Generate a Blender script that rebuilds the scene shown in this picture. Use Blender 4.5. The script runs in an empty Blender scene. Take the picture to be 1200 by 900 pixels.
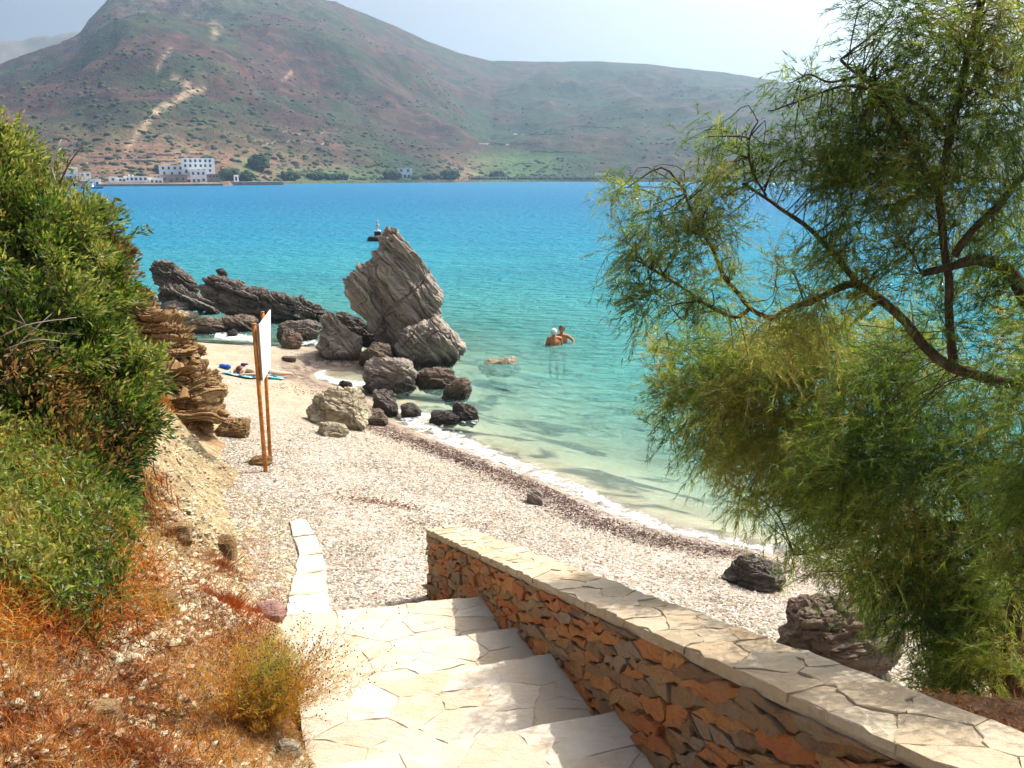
import bpy, bmesh, math, random
import numpy as np
from mathutils import Vector, Matrix

random.seed(7)
RNG = np.random.default_rng(7)
S = bpy.context.scene
COL = S.collection
R = math.radians

# ------------------------------------------------------------------ camera, world, sun, exposure
CAM_H, PITCH, FOC = 5.2, R(13.8), 1000.0          # eye height above the water; focal length in pixels of a 1200 px wide frame
cam_d = bpy.data.cameras.new('camera')
cam = bpy.data.objects.new('camera', cam_d)
COL.objects.link(cam)
cam.location = (0, 0, CAM_H)
cam.rotation_euler = (R(90) - PITCH, 0, 0)
cam_d.sensor_width = 36.0
cam_d.lens = 36.0 * FOC / 1200.0
cam_d.clip_start = 0.05
cam_d.clip_end = 20000
S.camera = cam

SUN_AZ, SUN_EL = R(39), R(52)                      # azimuth from +x towards +y
w = bpy.data.worlds.new('World')
S.world = w
w.use_nodes = True
nt = w.node_tree
nt.nodes.clear()
sky = nt.nodes.new('ShaderNodeTexSky')
sky.sky_type = 'NISHITA'
sky.sun_disc = False
sky.sun_elevation = SUN_EL
sky.sun_rotation = R(90) - SUN_AZ
sky.air_density = 0.6
sky.dust_density = 9.0
sky.ozone_density = 0.5
bg = nt.nodes.new('ShaderNodeBackground')
bg.inputs['Strength'].default_value = 0.15
wo = nt.nodes.new('ShaderNodeOutputWorld')
nt.links.new(sky.outputs[0], bg.inputs['Color'])
nt.links.new(bg.outputs[0], wo.inputs['Surface'])

sun_d = bpy.data.lights.new('sun', 'SUN')
sun_d.energy = 5.0
sun_d.angle = R(0.5)
sun_d.color = (1.0, 0.95, 0.86)
sun = bpy.data.objects.new('sun', sun_d)
COL.objects.link(sun)
sv = Vector((math.cos(SUN_EL) * math.cos(SUN_AZ), math.cos(SUN_EL) * math.sin(SUN_AZ), math.sin(SUN_EL)))
sun.rotation_euler = sv.to_track_quat('Z', 'Y').to_euler()

S.view_settings.view_transform = 'Standard'
S.view_settings.look = 'None'
S.view_settings.gamma = 1.0
S.view_settings.exposure = 0.54
S.render.engine = 'CYCLES'
S.cycles.use_denoising = True
S.cycles.max_bounces = 8
S.cycles.transparent_max_bounces = 12
S.cycles.volume_bounces = 1
S.cycles.caustics_reflective = False
S.cycles.caustics_refractive = False

# ------------------------------------------------------------------ helpers: pixels (of the 1200x900 photo) to places
CP, SP = math.cos(PITCH), math.sin(PITCH)
def ray(px, py):
    a = (px - 600.0) / FOC
    b = -(py - 450.0) / FOC
    return np.array([a, CP + b * SP, b * CP - SP])     # camera ray; y forward, z up
def at_y(px, py, y):
    v = ray(px, py)
    return np.array([0, 0, CAM_H]) + v * (y / v[1])
def at_z(px, py, z=0.0):
    v = ray(px, py)
    return np.array([0, 0, CAM_H]) + v * ((z - CAM_H) / v[2])

# ------------------------------------------------------------------ noise
def _hash(ix, iy, iz, seed):
    h = (ix.astype(np.int64) * 374761393 + iy.astype(np.int64) * 668265263 + iz.astype(np.int64) * 2147483647 + seed * 974634777) & 0xFFFFFFFF
    h = ((h ^ (h >> 13)) * 1274126177) & 0xFFFFFFFF
    h = h ^ (h >> 16)
    h = (h * 2246822519) & 0xFFFFFFFF
    h = h ^ (h >> 15)
    return (h & 0xFFFFFF) / float(0xFFFFFF)
def vnoise(p, seed=0):
    p = np.asarray(p, dtype=np.float64)
    i = np.floor(p).astype(np.int64)
    f = p - i
    f = f * f * f * (f * (f * 6 - 15) + 10)
    x, y, z = i[..., 0], i[..., 1], i[..., 2]
    fx, fy, fz = f[..., 0], f[..., 1], f[..., 2]
    def L(a, b, t): return a + (b - a) * t
    return L(L(L(_hash(x, y, z, seed), _hash(x + 1, y, z, seed), fx), L(_hash(x, y + 1, z, seed), _hash(x + 1, y + 1, z, seed), fx), fy),
             L(L(_hash(x, y, z + 1, seed), _hash(x + 1, y, z + 1, seed), fx), L(_hash(x, y + 1, z + 1, seed), _hash(x + 1, y + 1, z + 1, seed), fx), fy), fz) * 2 - 1
def fbm(p, octv=4, seed=0, gain=0.5):
    p = np.asarray(p, dtype=np.float64)
    a, t, n = 1.0, 0.0, 0.0
    for k in range(octv):
        t = t + a * vnoise(p * (2.03 ** k) + 17.3 * k, seed + k)
        n += a
        a *= gain
    return t / n
def ridged(p, octv=4, seed=0):
    a, t, n = 1.0, 0.0, 0.0
    for k in range(octv):
        t = t + a * (1 - np.abs(vnoise(np.asarray(p) * (2.1 ** k) + 9.1 * k, seed + k)) * 2)
        n += a
        a *= 0.5
    return t / n

# ------------------------------------------------------------------ helpers: objects
def tag(o, label=None, cat=None, group=None, kind=None):
    if label: o['label'] = label
    if cat: o['category'] = cat
    if group: o['group'] = group
    if kind: o['kind'] = kind
    return o
def thing(name, label, cat, loc=(0, 0, 0), rz=0, group=None):
    o = bpy.data.objects.new(name, None)
    o.empty_display_size = 0.2
    COL.objects.link(o)
    o.location = loc
    o.rotation_euler = (0, 0, rz)
    return tag(o, label, cat, group)
def link(name, me, parent=None, world=True):
    o = bpy.data.objects.new(name, me)
    COL.objects.link(o)
    if parent is not None:
        o.parent = parent
        if world:
            mw = Matrix.Translation(parent.location) @ parent.rotation_euler.to_matrix().to_4x4() if parent.parent is None else None
            if mw is None:
                mw = Matrix.Identity(4)
                q = parent
                chain = []
                while q is not None:
                    chain.append(q); q = q.parent
                for q in reversed(chain):
                    mw = mw @ q.matrix_parent_inverse @ (Matrix.Translation(q.location) @ q.rotation_euler.to_matrix().to_4x4())
            o.matrix_parent_inverse = mw.inverted()
    return o
def mesh_np(name, V, F, mats, smooth=True, attrs=None, midx=None):
    """V n x 3; F m x k (uniform face size) or list of tuples; attrs {name: (type, array)} per point."""
    me = bpy.data.meshes.new(name)
    V = np.ascontiguousarray(V, dtype=np.float32)
    if isinstance(F, np.ndarray):
        m, k = F.shape
        me.vertices.add(len(V)); me.vertices.foreach_set('co', V.ravel())
        me.loops.add(m * k); me.loops.foreach_set('vertex_index', np.ascontiguousarray(F, dtype=np.int32).ravel())
        me.polygons.add(m)
        me.polygons.foreach_set('loop_start', np.arange(0, m * k, k, dtype=np.int32))
        if smooth: me.polygons.foreach_set('use_smooth', np.ones(m, dtype=bool))
        else: me.polygons.foreach_set('use_smooth', np.zeros(m, dtype=bool))
        if midx is not None: me.polygons.foreach_set('material_index', np.asarray(midx, dtype=np.int32))
        me.update(calc_edges=True)
    else:
        me.from_pydata(V.tolist(), [], F)
        for p in me.polygons: p.use_smooth = smooth
        if midx is not None: me.polygons.foreach_set('material_index', np.asarray(midx, dtype=np.int32))
        me.update()
    for an, (ty, arr) in (attrs or {}).items():
        a = me.attributes.new(an, ty, 'POINT')
        arr = np.ascontiguousarray(arr, dtype=np.float32)
        a.data.foreach_set({'FLOAT': 'value', 'FLOAT_VECTOR': 'vector', 'FLOAT_COLOR': 'color'}[ty], arr.ravel())
    for m_ in (mats if isinstance(mats, (list, tuple)) else [mats]):
        if m_ is not None: me.materials.append(m_)
    return me
def grid_faces(nu, nv, wrap_v=False):
    i = np.arange(nu - 1)[:, None]
    nvv = nv if wrap_v else nv - 1
    j = np.arange(nvv)[None, :]
    j2 = (j + 1) % nv
    a = i * nv + j; b = i * nv + j2; c = (i + 1) * nv + j2; d = (i + 1) * nv + j
    return np.stack([a, b, c, d], -1).reshape(-1, 4)
class MB:
    """collects boxes, tubes, polygons into one mesh"""
    def __init__(s): s.v = []; s.f = []; s.n = 0
    def add(s, V, F):
        s.v.append(np.asarray(V, float)); s.f += [tuple(int(i) + s.n for i in f) for f in F]; s.n += len(V)
    def box(s, c, size, rz=0.0):
        hx, hy, hz = size[0] / 2, size[1] / 2, size[2] / 2
        V = np.array([[x, y, z] for z in (-hz, hz) for y in (-hy, hy) for x in (-hx, hx)])
        cz, sz = math.cos(rz), math.sin(rz)
        V = np.stack([V[:, 0] * cz - V[:, 1] * sz, V[:, 0] * sz + V[:, 1] * cz, V[:, 2]], 1) + np.array(c)
        s.add(V, [(0, 2, 3, 1), (4, 5, 7, 6), (0, 1, 5, 4), (2, 6, 7, 3), (0, 4, 6, 2), (1, 3, 7, 5)])
    def tube(s, P, rad, n=6):
        P = np.asarray(P, float); rad = np.broadcast_to(np.asarray(rad, float), (len(P),))
        T = np.gradient(P, axis=0); T /= np.linalg.norm(T, axis=1)[:, None] + 1e-9
        up = np.array([0.13, 0.21, 0.97]); 
        if abs(T[0] @ up) > 0.9: up = np.array([1.0, 0.1, 0])
        V = []
        A = np.cross(T[0], up); A /= np.linalg.norm(A)
        for i in range(len(P)):
            A = A - T[i] * (A @ T[i]); A /= np.linalg.norm(A) + 1e-9
            B = np.cross(T[i], A)
            for k in range(n):
                t = 2 * math.pi * k / n
                V.append(P[i] + rad[i] * (A * math.cos(t) + B * math.sin(t)))
        F = [tuple(f) for f in grid_faces(len(P), n, True)]
        F.append(tuple(range(n - 1, -1, -1))); F.append(tuple(range((len(P) - 1) * n, len(P) * n)))
        s.add(V, F)
    def lathe(s, c, prof, n=16):
        V = [[c[0] + r_ * math.cos(2 * math.pi * k / n), c[1] + r_ * math.sin(2 * math.pi * k / n), c[2] + z] for r_, z in prof for k in range(n)]
        F = [tuple(f) for f in grid_faces(len(prof), n, True)]
        F.append(tuple(range(n - 1, -1, -1))); F.append(tuple(range((len(prof) - 1) * n, len(prof) * n)))
        s.add(V, F)
    def build(s, name, mat, parent=None, smooth=False):
        me = mesh_np(name, np.concatenate(s.v), s.f, mat, smooth)
        return link(name, me, parent)
def spline(P, n):
    P = np.asarray(P, float)
    Q = np.vstack([2 * P[0] - P[1], P, 2 * P[-1] - P[-2]])
    t = np.linspace(0, len(P) - 1, n)
    i = np.minimum(t.astype(int), len(P) - 2); f = (t - i)[:, None]
    p0, p1, p2, p3 = Q[i], Q[i + 1], Q[i + 2], Q[i + 3]
    return 0.5 * (2 * p1 + (p2 - p0) * f + (2 * p0 - 5 * p1 + 4 * p2 - p3) * f ** 2 + (3 * p1 - p0 - 3 * p2 + p3) * f ** 3)

# ------------------------------------------------------------------ helpers: materials
class NT:
    def __init__(s, name):
        s.m = bpy.data.materials.new(name); s.m.use_nodes = True
        s.t = s.m.node_tree; s.t.nodes.clear()
        s.out = s.n('ShaderNodeOutputMaterial')
    def n(s, typ, **kw):
        x = s.t.nodes.new(typ)
        for k, v in kw.items():
            if k.startswith('i_'): 
                key = k[2:]
                x.inputs[int(key) if key.isdigit() else key.replace('_', ' ')].default_value = v
            else: setattr(x, k, v)
        return x
    def l(s, a, b): s.t.links.new(a, b)
    def noise(s, vec, scale, detail=4, rough=0.55, dist=0.0):
        x = s.n('ShaderNodeTexNoise'); x.inputs['Scale'].default_value = scale; x.inputs['Detail'].default_value = detail
        x.inputs['Roughness'].default_value = rough; x.inputs['Distortion'].default_value = dist
        if vec is not None: s.l(vec, x.inputs['Vector'])
        return x.outputs['Fac']
    def ramp(s, fac, stops, interp='LINEAR'):
        x = s.n('ShaderNodeValToRGB'); cr = x.color_ramp; cr.interpolation = interp
        while len(cr.elements) < len(stops): cr.elements.new(0.5)
        for e, (p, c) in zip(cr.elements, stops):
            e.position = p; e.color = (*c, 1) if len(c) == 3 else c
        s.l(fac, x.inputs['Fac'])
        return x.outputs['Color']
    def mix(s, fac, a, b, mode='MIX'):
        x = s.n('ShaderNodeMix', data_type='RGBA', blend_type=mode)
        for inp, v in ((x.inputs[0], fac), (x.inputs[6], a), (x.inputs[7], b)):
            if isinstance(v, (int, float)): inp.default_value = v
            elif isinstance(v, tuple): inp.default_value = (*v, 1)
            else: s.l(v, inp)
        return x.outputs[2]
    def math(s, op, a, b=None, c=None, clamp=False):
        x = s.n('ShaderNodeMath', operation=op, use_clamp=clamp)
        for i, v in enumerate((a, b, c)):
            if v is None: continue
            if isinstance(v, (int, float)): x.inputs[i].default_value = v
            else: s.l(v, x.inputs[i])
        return x.outputs[0]
    def mrange(s, v, a, b, c=0.0, d=1.0):
        x = s.n('ShaderNodeMapRange'); s.l(v, x.inputs[0])
        for i, q in enumerate((a, b, c, d)): x.inputs[i + 1].default_value = q
        return x.outputs[0]
    def attr(s, name, out='Fac'):
        x = s.n('ShaderNodeAttribute', attribute_name=name); return x.outputs[out]
    def pos(s): return s.n('ShaderNodeNewGeometry').outputs['Position']
    def scale(s, vec, sc):
        x = s.n('ShaderNodeVectorMath', operation='MULTIPLY'); s.l(vec, x.inputs[0]); x.inputs[1].default_value = sc; return x.outputs[0]
    def bump(s, h, strength=0.5, dist=0.02, normal=None):
        x = s.n('ShaderNodeBump'); x.inputs['Strength'].default_value = strength; x.inputs['Distance'].default_value = dist
        s.l(h, x.inputs['Height'])
        if normal is not None: s.l(normal, x.inputs['Normal'])
        return x.outputs['Normal']
    def pbsdf(s, color, rough=0.8, normal=None, spec=0.3, metal=0.0):
        x = s.n('ShaderNodeBsdfPrincipled')
        if isinstance(color, tuple): x.inputs['Base Color'].default_value = (*color, 1)
        else: s.l(color, x.inputs['Base Color'])
        if isinstance(rough, (int, float)): x.inputs['Roughness'].default_value = rough
        else: s.l(rough, x.inputs['Roughness'])
        x.inputs['Specular IOR Level'].default_value = spec
        x.inputs['Metallic'].default_value = metal
        if normal is not None: s.l(normal, x.inputs['Normal'])
        return x.outputs[0]
    def done(s, sh): s.l(sh, s.out.inputs['Surface']); return s.m

def mat_simple(name, col, rough=0.7, var=0.15, scale=8.0, spec=0.3, bump=0.0):
    n = NT(name); tc = n.n('ShaderNodeTexCoord').outputs['Object']
    f = n.noise(tc, scale, 4)
    c2 = tuple(max(0, c * (1 - var)) for c in col); c3 = tuple(min(1, c * (1 + var)) for c in col)
    c = n.ramp(f, [(0.3, c2), (0.7, c3)])
    nm = n.bump(n.noise(tc, scale * 4, 3), bump, 0.01) if bump else None
    return n.done(n.pbsdf(c, rough, nm, spec))

def mat_rock(name, lo, mid, hi, wet=True, sc=1.0, lichen=None):
    """bedded rock: 'bed' = coordinates in the frame of the bedding (third axis across the layers)"""
    n = NT(name); v = n.attr('bed', 'Vector')
    lay = n.noise(n.scale(v, (0.5 * sc, 0.5 * sc, 5.0 * sc)), 1.4, 8, 0.65, 0.6)
    big = n.noise(n.scale(v, (1, 1, 1)), 0.7 * sc, 4)
    fine = n.noise(n.scale(v, (1.2, 1.2, 4.0)), 9 * sc, 6, 0.7)
    c = n.ramp(lay, [(0.28, lo), (0.46, mid), (0.68, hi)])
    c = n.mix(n.mrange(big, 0.38, 0.62), c, n.mix(0.6, c, mid), 'MIX')
    c = n.mix(n.mrange(fine, 0.25, 0.8, 0.35, 0.0), c, lo, 'MIX')
    if lichen:
        c = n.mix(n.mrange(n.noise(v, 2.3 * sc, 5), 0.52, 0.62, 0, 0.75), c, lichen)
    if wet:
        sep = n.n('ShaderNodeSeparateXYZ'); n.l(n.pos(), sep.inputs[0])
        zz = n.math('ADD', sep.outputs[2], n.math('MULTIPLY', big, -0.35))
        wetf = n.mrange(zz, -0.08, 0.22, 1.0, 0.0)
        c = n.mix(n.math('MULTIPLY', wetf, 0.88), c, (0.035, 0.028, 0.022))
        ro = n.mrange(wetf, 0, 1, 0.85, 0.4)
    else: ro = 0.85
    h = n.math('ADD', n.math('MULTIPLY', lay, 1.0), n.math('MULTIPLY', fine, 0.35))
    nm = n.bump(h, 1.0, 0.16 / sc)
    return n.done(n.pbsdf(c, ro, nm, 0.25))

def mat_leaf(name, rough=0.5, trans=0.35, spec=0.4):
    n = NT(name)
    c = n.attr('col', 'Color')
    p = n.pbsdf(c, rough, None, spec)
    tr = n.n('ShaderNodeBsdfTranslucent')
    hs = n.n('ShaderNodeHueSaturation'); hs.inputs['Saturation'].default_value = 1.1; hs.inputs['Value'].default_value = 1.5
    n.l(c, hs.inputs['Color']); n.l(hs.outputs[0], tr.inputs['Color'])
    mx = n.n('ShaderNodeMixShader'); mx.inputs[0].default_value = trans
    n.l(p, mx.inputs[1]); n.l(tr.outputs[0], mx.inputs[2])
    return n.done(mx.outputs[0])

M = {}
M['rock'] = mat_rock('grey_rock', (0.10, 0.08, 0.065), (0.34, 0.29, 0.24), (0.56, 0.51, 0.43))
M['rock_dark'] = mat_rock('dark_rock', (0.035, 0.03, 0.027), (0.13, 0.11, 0.095), (0.30, 0.26, 0.22))
M['rock_brown'] = mat_rock('brown_rock', (0.06, 0.045, 0.035), (0.18, 0.13, 0.095), (0.32, 0.25, 0.18), sc=1.5)
M['rock_pale'] = mat_rock('pale_rock', (0.16, 0.12, 0.075), (0.38, 0.32, 0.22), (0.55, 0.49, 0.37), wet=False, sc=1.2, lichen=(0.5, 0.46, 0.3))
M['rock_ochre'] = mat_rock('ochre_rock', (0.07, 0.035, 0.015), (0.27, 0.16, 0.065), (0.46, 0.35, 0.19), wet=False, sc=1.4)
M['stone_purple'] = mat_rock('purple_stone', (0.10, 0.05, 0.05), (0.28, 0.15, 0.13), (0.42, 0.27, 0.24), wet=False, sc=4)
M['leaf'] = mat_leaf('leaf', 0.42, 0.42)
M['needle'] = mat_leaf('needle', 0.5, 0.45, 0.4)
M['dry'] = mat_leaf('dry_stalk', 0.8, 0.3, 0.1)
M['white'] = mat_simple('whitewash', (0.86, 0.86, 0.84), 0.8, 0.05, 0.3)
M['glass_far'] = mat_simple('shuttered_window', (0.045, 0.07, 0.10), 0.3, 0.2, 1.0)
M['far_stone'] = mat_simple('far_stonework', (0.27, 0.22, 0.18), 0.9, 0.25, 0.5)

# ------------------------------------------------------------------ terrain functions
def P0(px, py): return at_z(px, py, 0.0)[:2]
WL = [(-90, 26), (-30, 25.5)] + [tuple(P0(*p)) for p in [(185, 398), (225, 403), (262, 405), (330, 409), (385, 408), (425, 416), (440, 428), (415, 432), (388, 434), (372, 440), (374, 447),
      (398, 454), (430, 466), (450, 480), (468, 498), (520, 517), (577, 538), (662, 574), (729, 606), (824, 633), (890, 645)]] + [(6.5, 8.6), (10, 5.5), (16, 2), (40, -8)]
WL = np.array(WL)
LAND = np.vstack([WL, [(40, -60), (-90, -60)]])
BK = np.array([(0.0, -3), (-0.15, 0.5), (-0.50, 2.4), (-0.88, 3.3), (-1.28, 4.6), (-1.66, 5.5), (-2.15, 6.8), (-2.9, 8.6), (-3.75, 10.8), (-4.6, 13.2), (-5.8, 15.6), (-8.5, 18.5), (-13, 21.5), (-22, 23.5), (-90, 24)])
BANK = np.vstack([BK, [(-90, -3)]])
def seg_dist(P, L):
    P = np.asarray(P, float); d = np.full(P.shape[:-1], 1e9)
    for a, b in zip(L[:-1], L[1:]):
        ab = b - a
        t = np.clip(((P - a) @ ab) / (ab @ ab), 0, 1)
        q = P - (a + t[..., None] * ab)
        d = np.minimum(d, np.hypot(q[..., 0], q[..., 1]))
    return d
def inside(P, G):
    P = np.asarray(P, float); x, y = P[..., 0], P[..., 1]
    r = np.zeros(P.shape[:-1], bool)
    for (x1, y1), (x2, y2) in zip(G, np.roll(G, -1, 0)):
        c = ((y1 > y) != (y2 > y))
        with np.errstate(divide='ignore', invalid='ignore'):
            xi = (x2 - x1) * (y - y1) / (y2 - y1 + 1e-12) + x1
        r ^= c & (x < xi)
    return r
def shore(P): 
    d = seg_dist(P, WL); return np.where(inside(P, LAND), d, -d)
def banks(P):
    d = seg_dist(P, BK); d = np.where(inside(P, BANK), d, -d)
    P3 = np.concatenate([P, np.zeros(P.shape[:-1] + (1,))], -1)
    return d + fbm(P3 * 0.9, 4, 61) * np.interp(P[..., 1], [5.5, 8], [0.03, 0.42])
def gz_beach(P, s=None):
    s = shore(P) if s is None else s
    z = np.interp(s, [-700, -150, -60, -25, -12, -6, -3, -1, 0, 0.5, 2, 4.2, 6.8, 12, 30], [-30, -22, -10, -3.6, -2.1, -1.15, -0.6, -0.2, 0.0, 0.13, 0.50, 0.98, 1.42, 1.7, 1.9])
    P3 = np.concatenate([P, np.zeros(P.shape[:-1] + (1,))], -1)
    z = z + 0.05 * fbm(P3 * 0.45, 3, 3) * np.clip(np.abs(s), 0, 1)
    # earth terrace on the right, held by the wall
    wd = (P[..., 0] - (1.75 - 0.336 * P[..., 1])) * 0.948
    m = np.clip((wd - np.interp(P[..., 1], [2.4, 3.0], [0.06, 0.15])) / 0.28, 0, 1) * np.clip((4.3 - P[..., 1] - 0.3 * np.clip(P[..., 0] - 1, 0, 9)) / 1.6, 0, 1)
    m = m * m * (3 - 2 * m)
    return z + m * np.clip(np.interp(P[..., 1], [1.5, 2.4, 3.2], [3.83, 3.54, 3.25]) - z, 0, 9)
def gz_bank(P, s2=None):
    s2 = banks(P) if s2 is None else s2
    y = P[..., 1]
    k = np.interp(y, [0, 2.5, 5, 8, 11, 13.5, 16, 19, 24], [0.55, 0.62, 0.85, 1.0, 0.95, 0.75, 0.45, 0.3, 0.25])
    b = np.interp(s2, [-1, -0.05, 0, 0.3, 1, 2, 3, 6, 15, 60], [-0.5, -0.05, 0.0, 0.17, 0.76, 1.75, 2.5, 3.4, 5.0, 9])
    P3 = np.concatenate([P, np.zeros(P.shape[:-1] + (1,))], -1)
    st = np.interp(y, [0, 2.6, 3.3, 5.9, 7], [2.85, 2.72, 2.5, 2.02, 0])
    base = np.maximum(gz_beach(P), np.where(y < 6.8, st, -9))
    amp = np.clip(s2 * 1.4, 0, 1)
    return base + b * k + amp * (0.18 * fbm(P3 * 1.1, 4, 11) + 0.10 * ridged(P3 * 2.6, 4, 5) + 0.035 * ridged(P3 * 8.0, 3, 15))
def gz_all(P):
    s2 = banks(P); zb = gz_beach(P)
    return np.where(s2 > 0, np.maximum(zb, gz_bank(P, s2)), zb)
def hit(px, py, far=120.0, fn=None, floor=0.0):
    """first place the camera ray through this pixel meets the ground (or the water)"""
    v = ray(px, py); ys = np.concatenate([np.arange(1.2, 30, 0.02), np.arange(30, far, 0.1)])
    Q = v[None, :] * (ys / v[1])[:, None] + np.array([0, 0, CAM_H])
    g = np.maximum((fn or gz_all)(Q[:, :2]), floor)
    i = np.argmax(Q[:, 2] <= g)
    return np.array([Q[i, 0], Q[i, 1], g[i]])

# ------------------------------------------------------------------ beach and sea bed (one sheet out to the far shore)
def polar(r0, r1, nr, a0, a1, na):
    r = np.geomspace(r0, r1, nr); a = np.radians(np.linspace(a0, a1, na))
    X = r[:, None] * np.sin(a)[None, :]; Y = r[:, None] * np.cos(a)[None, :]
    return np.stack([X, Y], -1).reshape(-1, 2)
def keep(V, F, mask_v, *arrs):
    ok = mask_v[F].any(1); F = F[ok]
    used = np.unique(F); mp = -np.ones(len(V), int); mp[used] = np.arange(len(used))
    return (V[used], mp[F]) + tuple(a[used] for a in arrs)

n = NT('beach_ground'); v = n.pos(); s = n.attr('shore')
vor = n.n('ShaderNodeTexVoronoi', feature='F1'); vor.inputs['Scale'].default_value = 26; n.l(v, vor.inputs['Vector'])
vd = n.n('ShaderNodeTexVoronoi', feature='DISTANCE_TO_EDGE'); vd.inputs['Scale'].default_value = 26; n.l(v, vd.inputs['Vector'])
sepc = n.n('ShaderNodeSeparateColor'); n.l(vor.outputs['Color'], sepc.inputs[0])
peb = n.ramp(sepc.outputs[0], [(0.0, (0.13, 0.105, 0.08)), (0.3, (0.31, 0.27, 0.215)), (0.7, (0.42, 0.38, 0.31)), (1.0, (0.58, 0.55, 0.48))])
gap = n.mrange(vd.outputs[0], 0.0, 0.14, 0.8, 0.0)
peb = n.mix(gap, peb, (0.17, 0.12, 0.08))
sand = n.ramp(n.noise(v, 3.0, 5), [(0.3, (0.29, 0.23, 0.15)), (0.7, (0.42, 0.35, 0.25))])
sandf = n.math('MULTIPLY', n.attr('sandy'), n.mrange(n.noise(v, 1.1, 4), 0.3, 0.6))
c = n.mix(n.math('ADD', sandf, n.mrange(n.noise(v, 0.7, 4), 0.45, 0.7, 0, 0.35), clamp=True), peb, sand)
wob = n.math('ADD', s, n.math('MULTIPLY', n.noise(v, 0.9, 4), 0.9))
wr = n.math('MULTIPLY', n.mrange(wob, 0.5, 0.75), n.mrange(wob, 1.1, 1.9, 1, 0))
wr = n.math('MULTIPLY', wr, n.mrange(n.noise(v, 6, 4), 0.35, 0.6))
c = n.mix(n.math('MULTIPLY', wr, 0.9), c, (0.085, 0.042, 0.042))
wet = n.mrange(s, 0.05, 0.5, 0.35, 0.0)
c = n.mix(wet, c, (0.22, 0.17, 0.11))
bed = n.ramp(n.noise(v, 0.35, 5), [(0.36, (0.44, 0.37, 0.25)), (0.6, (0.60, 0.53, 0.38))])
bed = n.mix(n.mrange(n.noise(n.scale(v, (1, 1.4, 1)), 0.55, 6, 0.6, 0.6), 0.51, 0.58, 0, 0.8), bed, (0.06, 0.07, 0.065))
c = n.mix(n.mrange(s, -0.9, -0.3, 1, 0), c, bed)
soil = n.ramp(n.noise(v, 14, 6, 0.7), [(0.3, (0.12, 0.06, 0.035)), (0.5, (0.30, 0.15, 0.075)), (0.7, (0.44, 0.28, 0.16))])
c = n.mix(n.attr('soil'), c, soil)
hgt = n.math('ADD', vd.outputs[0], n.math('MULTIPLY', n.noise(v, 60, 3), 0.1))
M['beach'] = n.done(n.pbsdf(c, 0.85, n.bump(hgt, 0.8, 0.03), 0.25))

P = polar(1.0, 900, 420, -100, 100, 560)
s_ = shore(P); z = gz_beach(P, s_); b2 = banks(P)
F = grid_faces(420, 560)
sandy = np.clip((P[:, 1] - 14.5) / 4, 0, 1)
soilm = np.clip((z - 2.55) / 0.4, 0, 1)
V, F, s_, sandy, soilm = keep(np.c_[P, z], F, (b2 < 0.25), s_, sandy, soilm)
o = link('beach', mesh_np('beach', V, F, M['beach'], True, {'shore': ('FLOAT', s_), 'sandy': ('FLOAT', sandy), 'soil': ('FLOAT', soilm)}))
tag(o, kind='structure')

# ------------------------------------------------------------------ hillside on the left
n = NT('hillside_earth'); v = n.pos()
big = n.noise(v, 1.3, 6, 0.6); med = n.noise(v, 7, 6, 0.65); fin = n.noise(v, 45, 4, 0.7)
c = n.ramp(med, [(0.3, (0.17, 0.115, 0.06)), (0.5, (0.37, 0.29, 0.165)), (0.68, (0.50, 0.43, 0.27))])
c = n.mix(n.mrange(big, 0.5, 0.66, 0, 0.7), c, (0.24, 0.11, 0.05))
c = n.mix(n.mrange(n.noise(v, 2.7, 5), 0.53, 0.65, 0, 0.5), c, (0.36, 0.35, 0.20))
c = n.mix(n.mrange(fin, 0.3, 0.55, 0.5, 0), c, (0.10, 0.065, 0.035))
M['hillside'] = n.done(n.pbsdf(c, 0.95, n.bump(n.math('ADD', med, n.math('MULTIPLY', fin, 0.5)), 0.9, 0.06), 0.1))
P = polar(0.8, 60, 420, -130, 6, 520)
b2 = banks(P); z = gz_bank(P, b2)
F = grid_faces(420, 520)
V, F = keep(np.c_[P, z], F, (b2 > -0.02) & (np.hypot(P[:, 0], P[:, 1]) < 58))
o = link('hillside', mesh_np('hillside', V, F, M['hillside'], True)); tag(o, kind='structure')

# ------------------------------------------------------------------ sea
n = NT('sea_water'); v = n.pos(); d = n.attr('depth')
body = n.ramp(n.mrange(d, 0, 24), [(0.0, (0.30, 0.52, 0.45)), (0.05, (0.10, 0.42, 0.40)), (0.12, (0.04, 0.31, 0.38)), (0.30, (0.017, 0.235, 0.38)), (0.8, (0.009, 0.165, 0.34))])
patch = n.mrange(n.noise(n.scale(v, (0.05, 0.16, 1)), 1.0, 5, 0.6, 0.5), 0.44, 0.68, 0, 0.42)
patch = n.math('MULTIPLY', patch, n.mrange(d, 1.2, 3.0))
body = n.mix(patch, body, (0.02, 0.16, 0.30))
fac = n.math('SUBTRACT', 1.0, n.math('POWER', 2.718, n.math('MULTIPLY', d, -0.7)))
tint = n.ramp(n.mrange(d, 0, 3), [(0.0, (1, 1, 1)), (0.12, (0.84, 0.97, 0.95)), (0.4, (0.60, 0.93, 0.90)), (1.0, (0.30, 0.80, 0.78))])
tr = n.n('ShaderNodeBsdfTransparent'); n.l(tint, tr.inputs[0])
df = n.n('ShaderNodeBsdfDiffuse'); n.l(body, df.inputs[0])
mx = n.n('ShaderNodeMixShader'); n.l(fac, mx.inputs[0]); n.l(tr.outputs[0], mx.inputs[1]); n.l(df.outputs[0], mx.inputs[2])
w1 = n.noise(n.scale(v, (0.75, 1.5, 1)), 1.6, 3, 0.6, 0.4); w2 = n.noise(n.scale(v, (0.8, 1.3, 1)), 6.5, 4, 0.65, 0.3)
w3 = n.noise(n.scale(v, (0.25, 0.5, 1)), 0.6, 3, 0.6)
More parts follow.
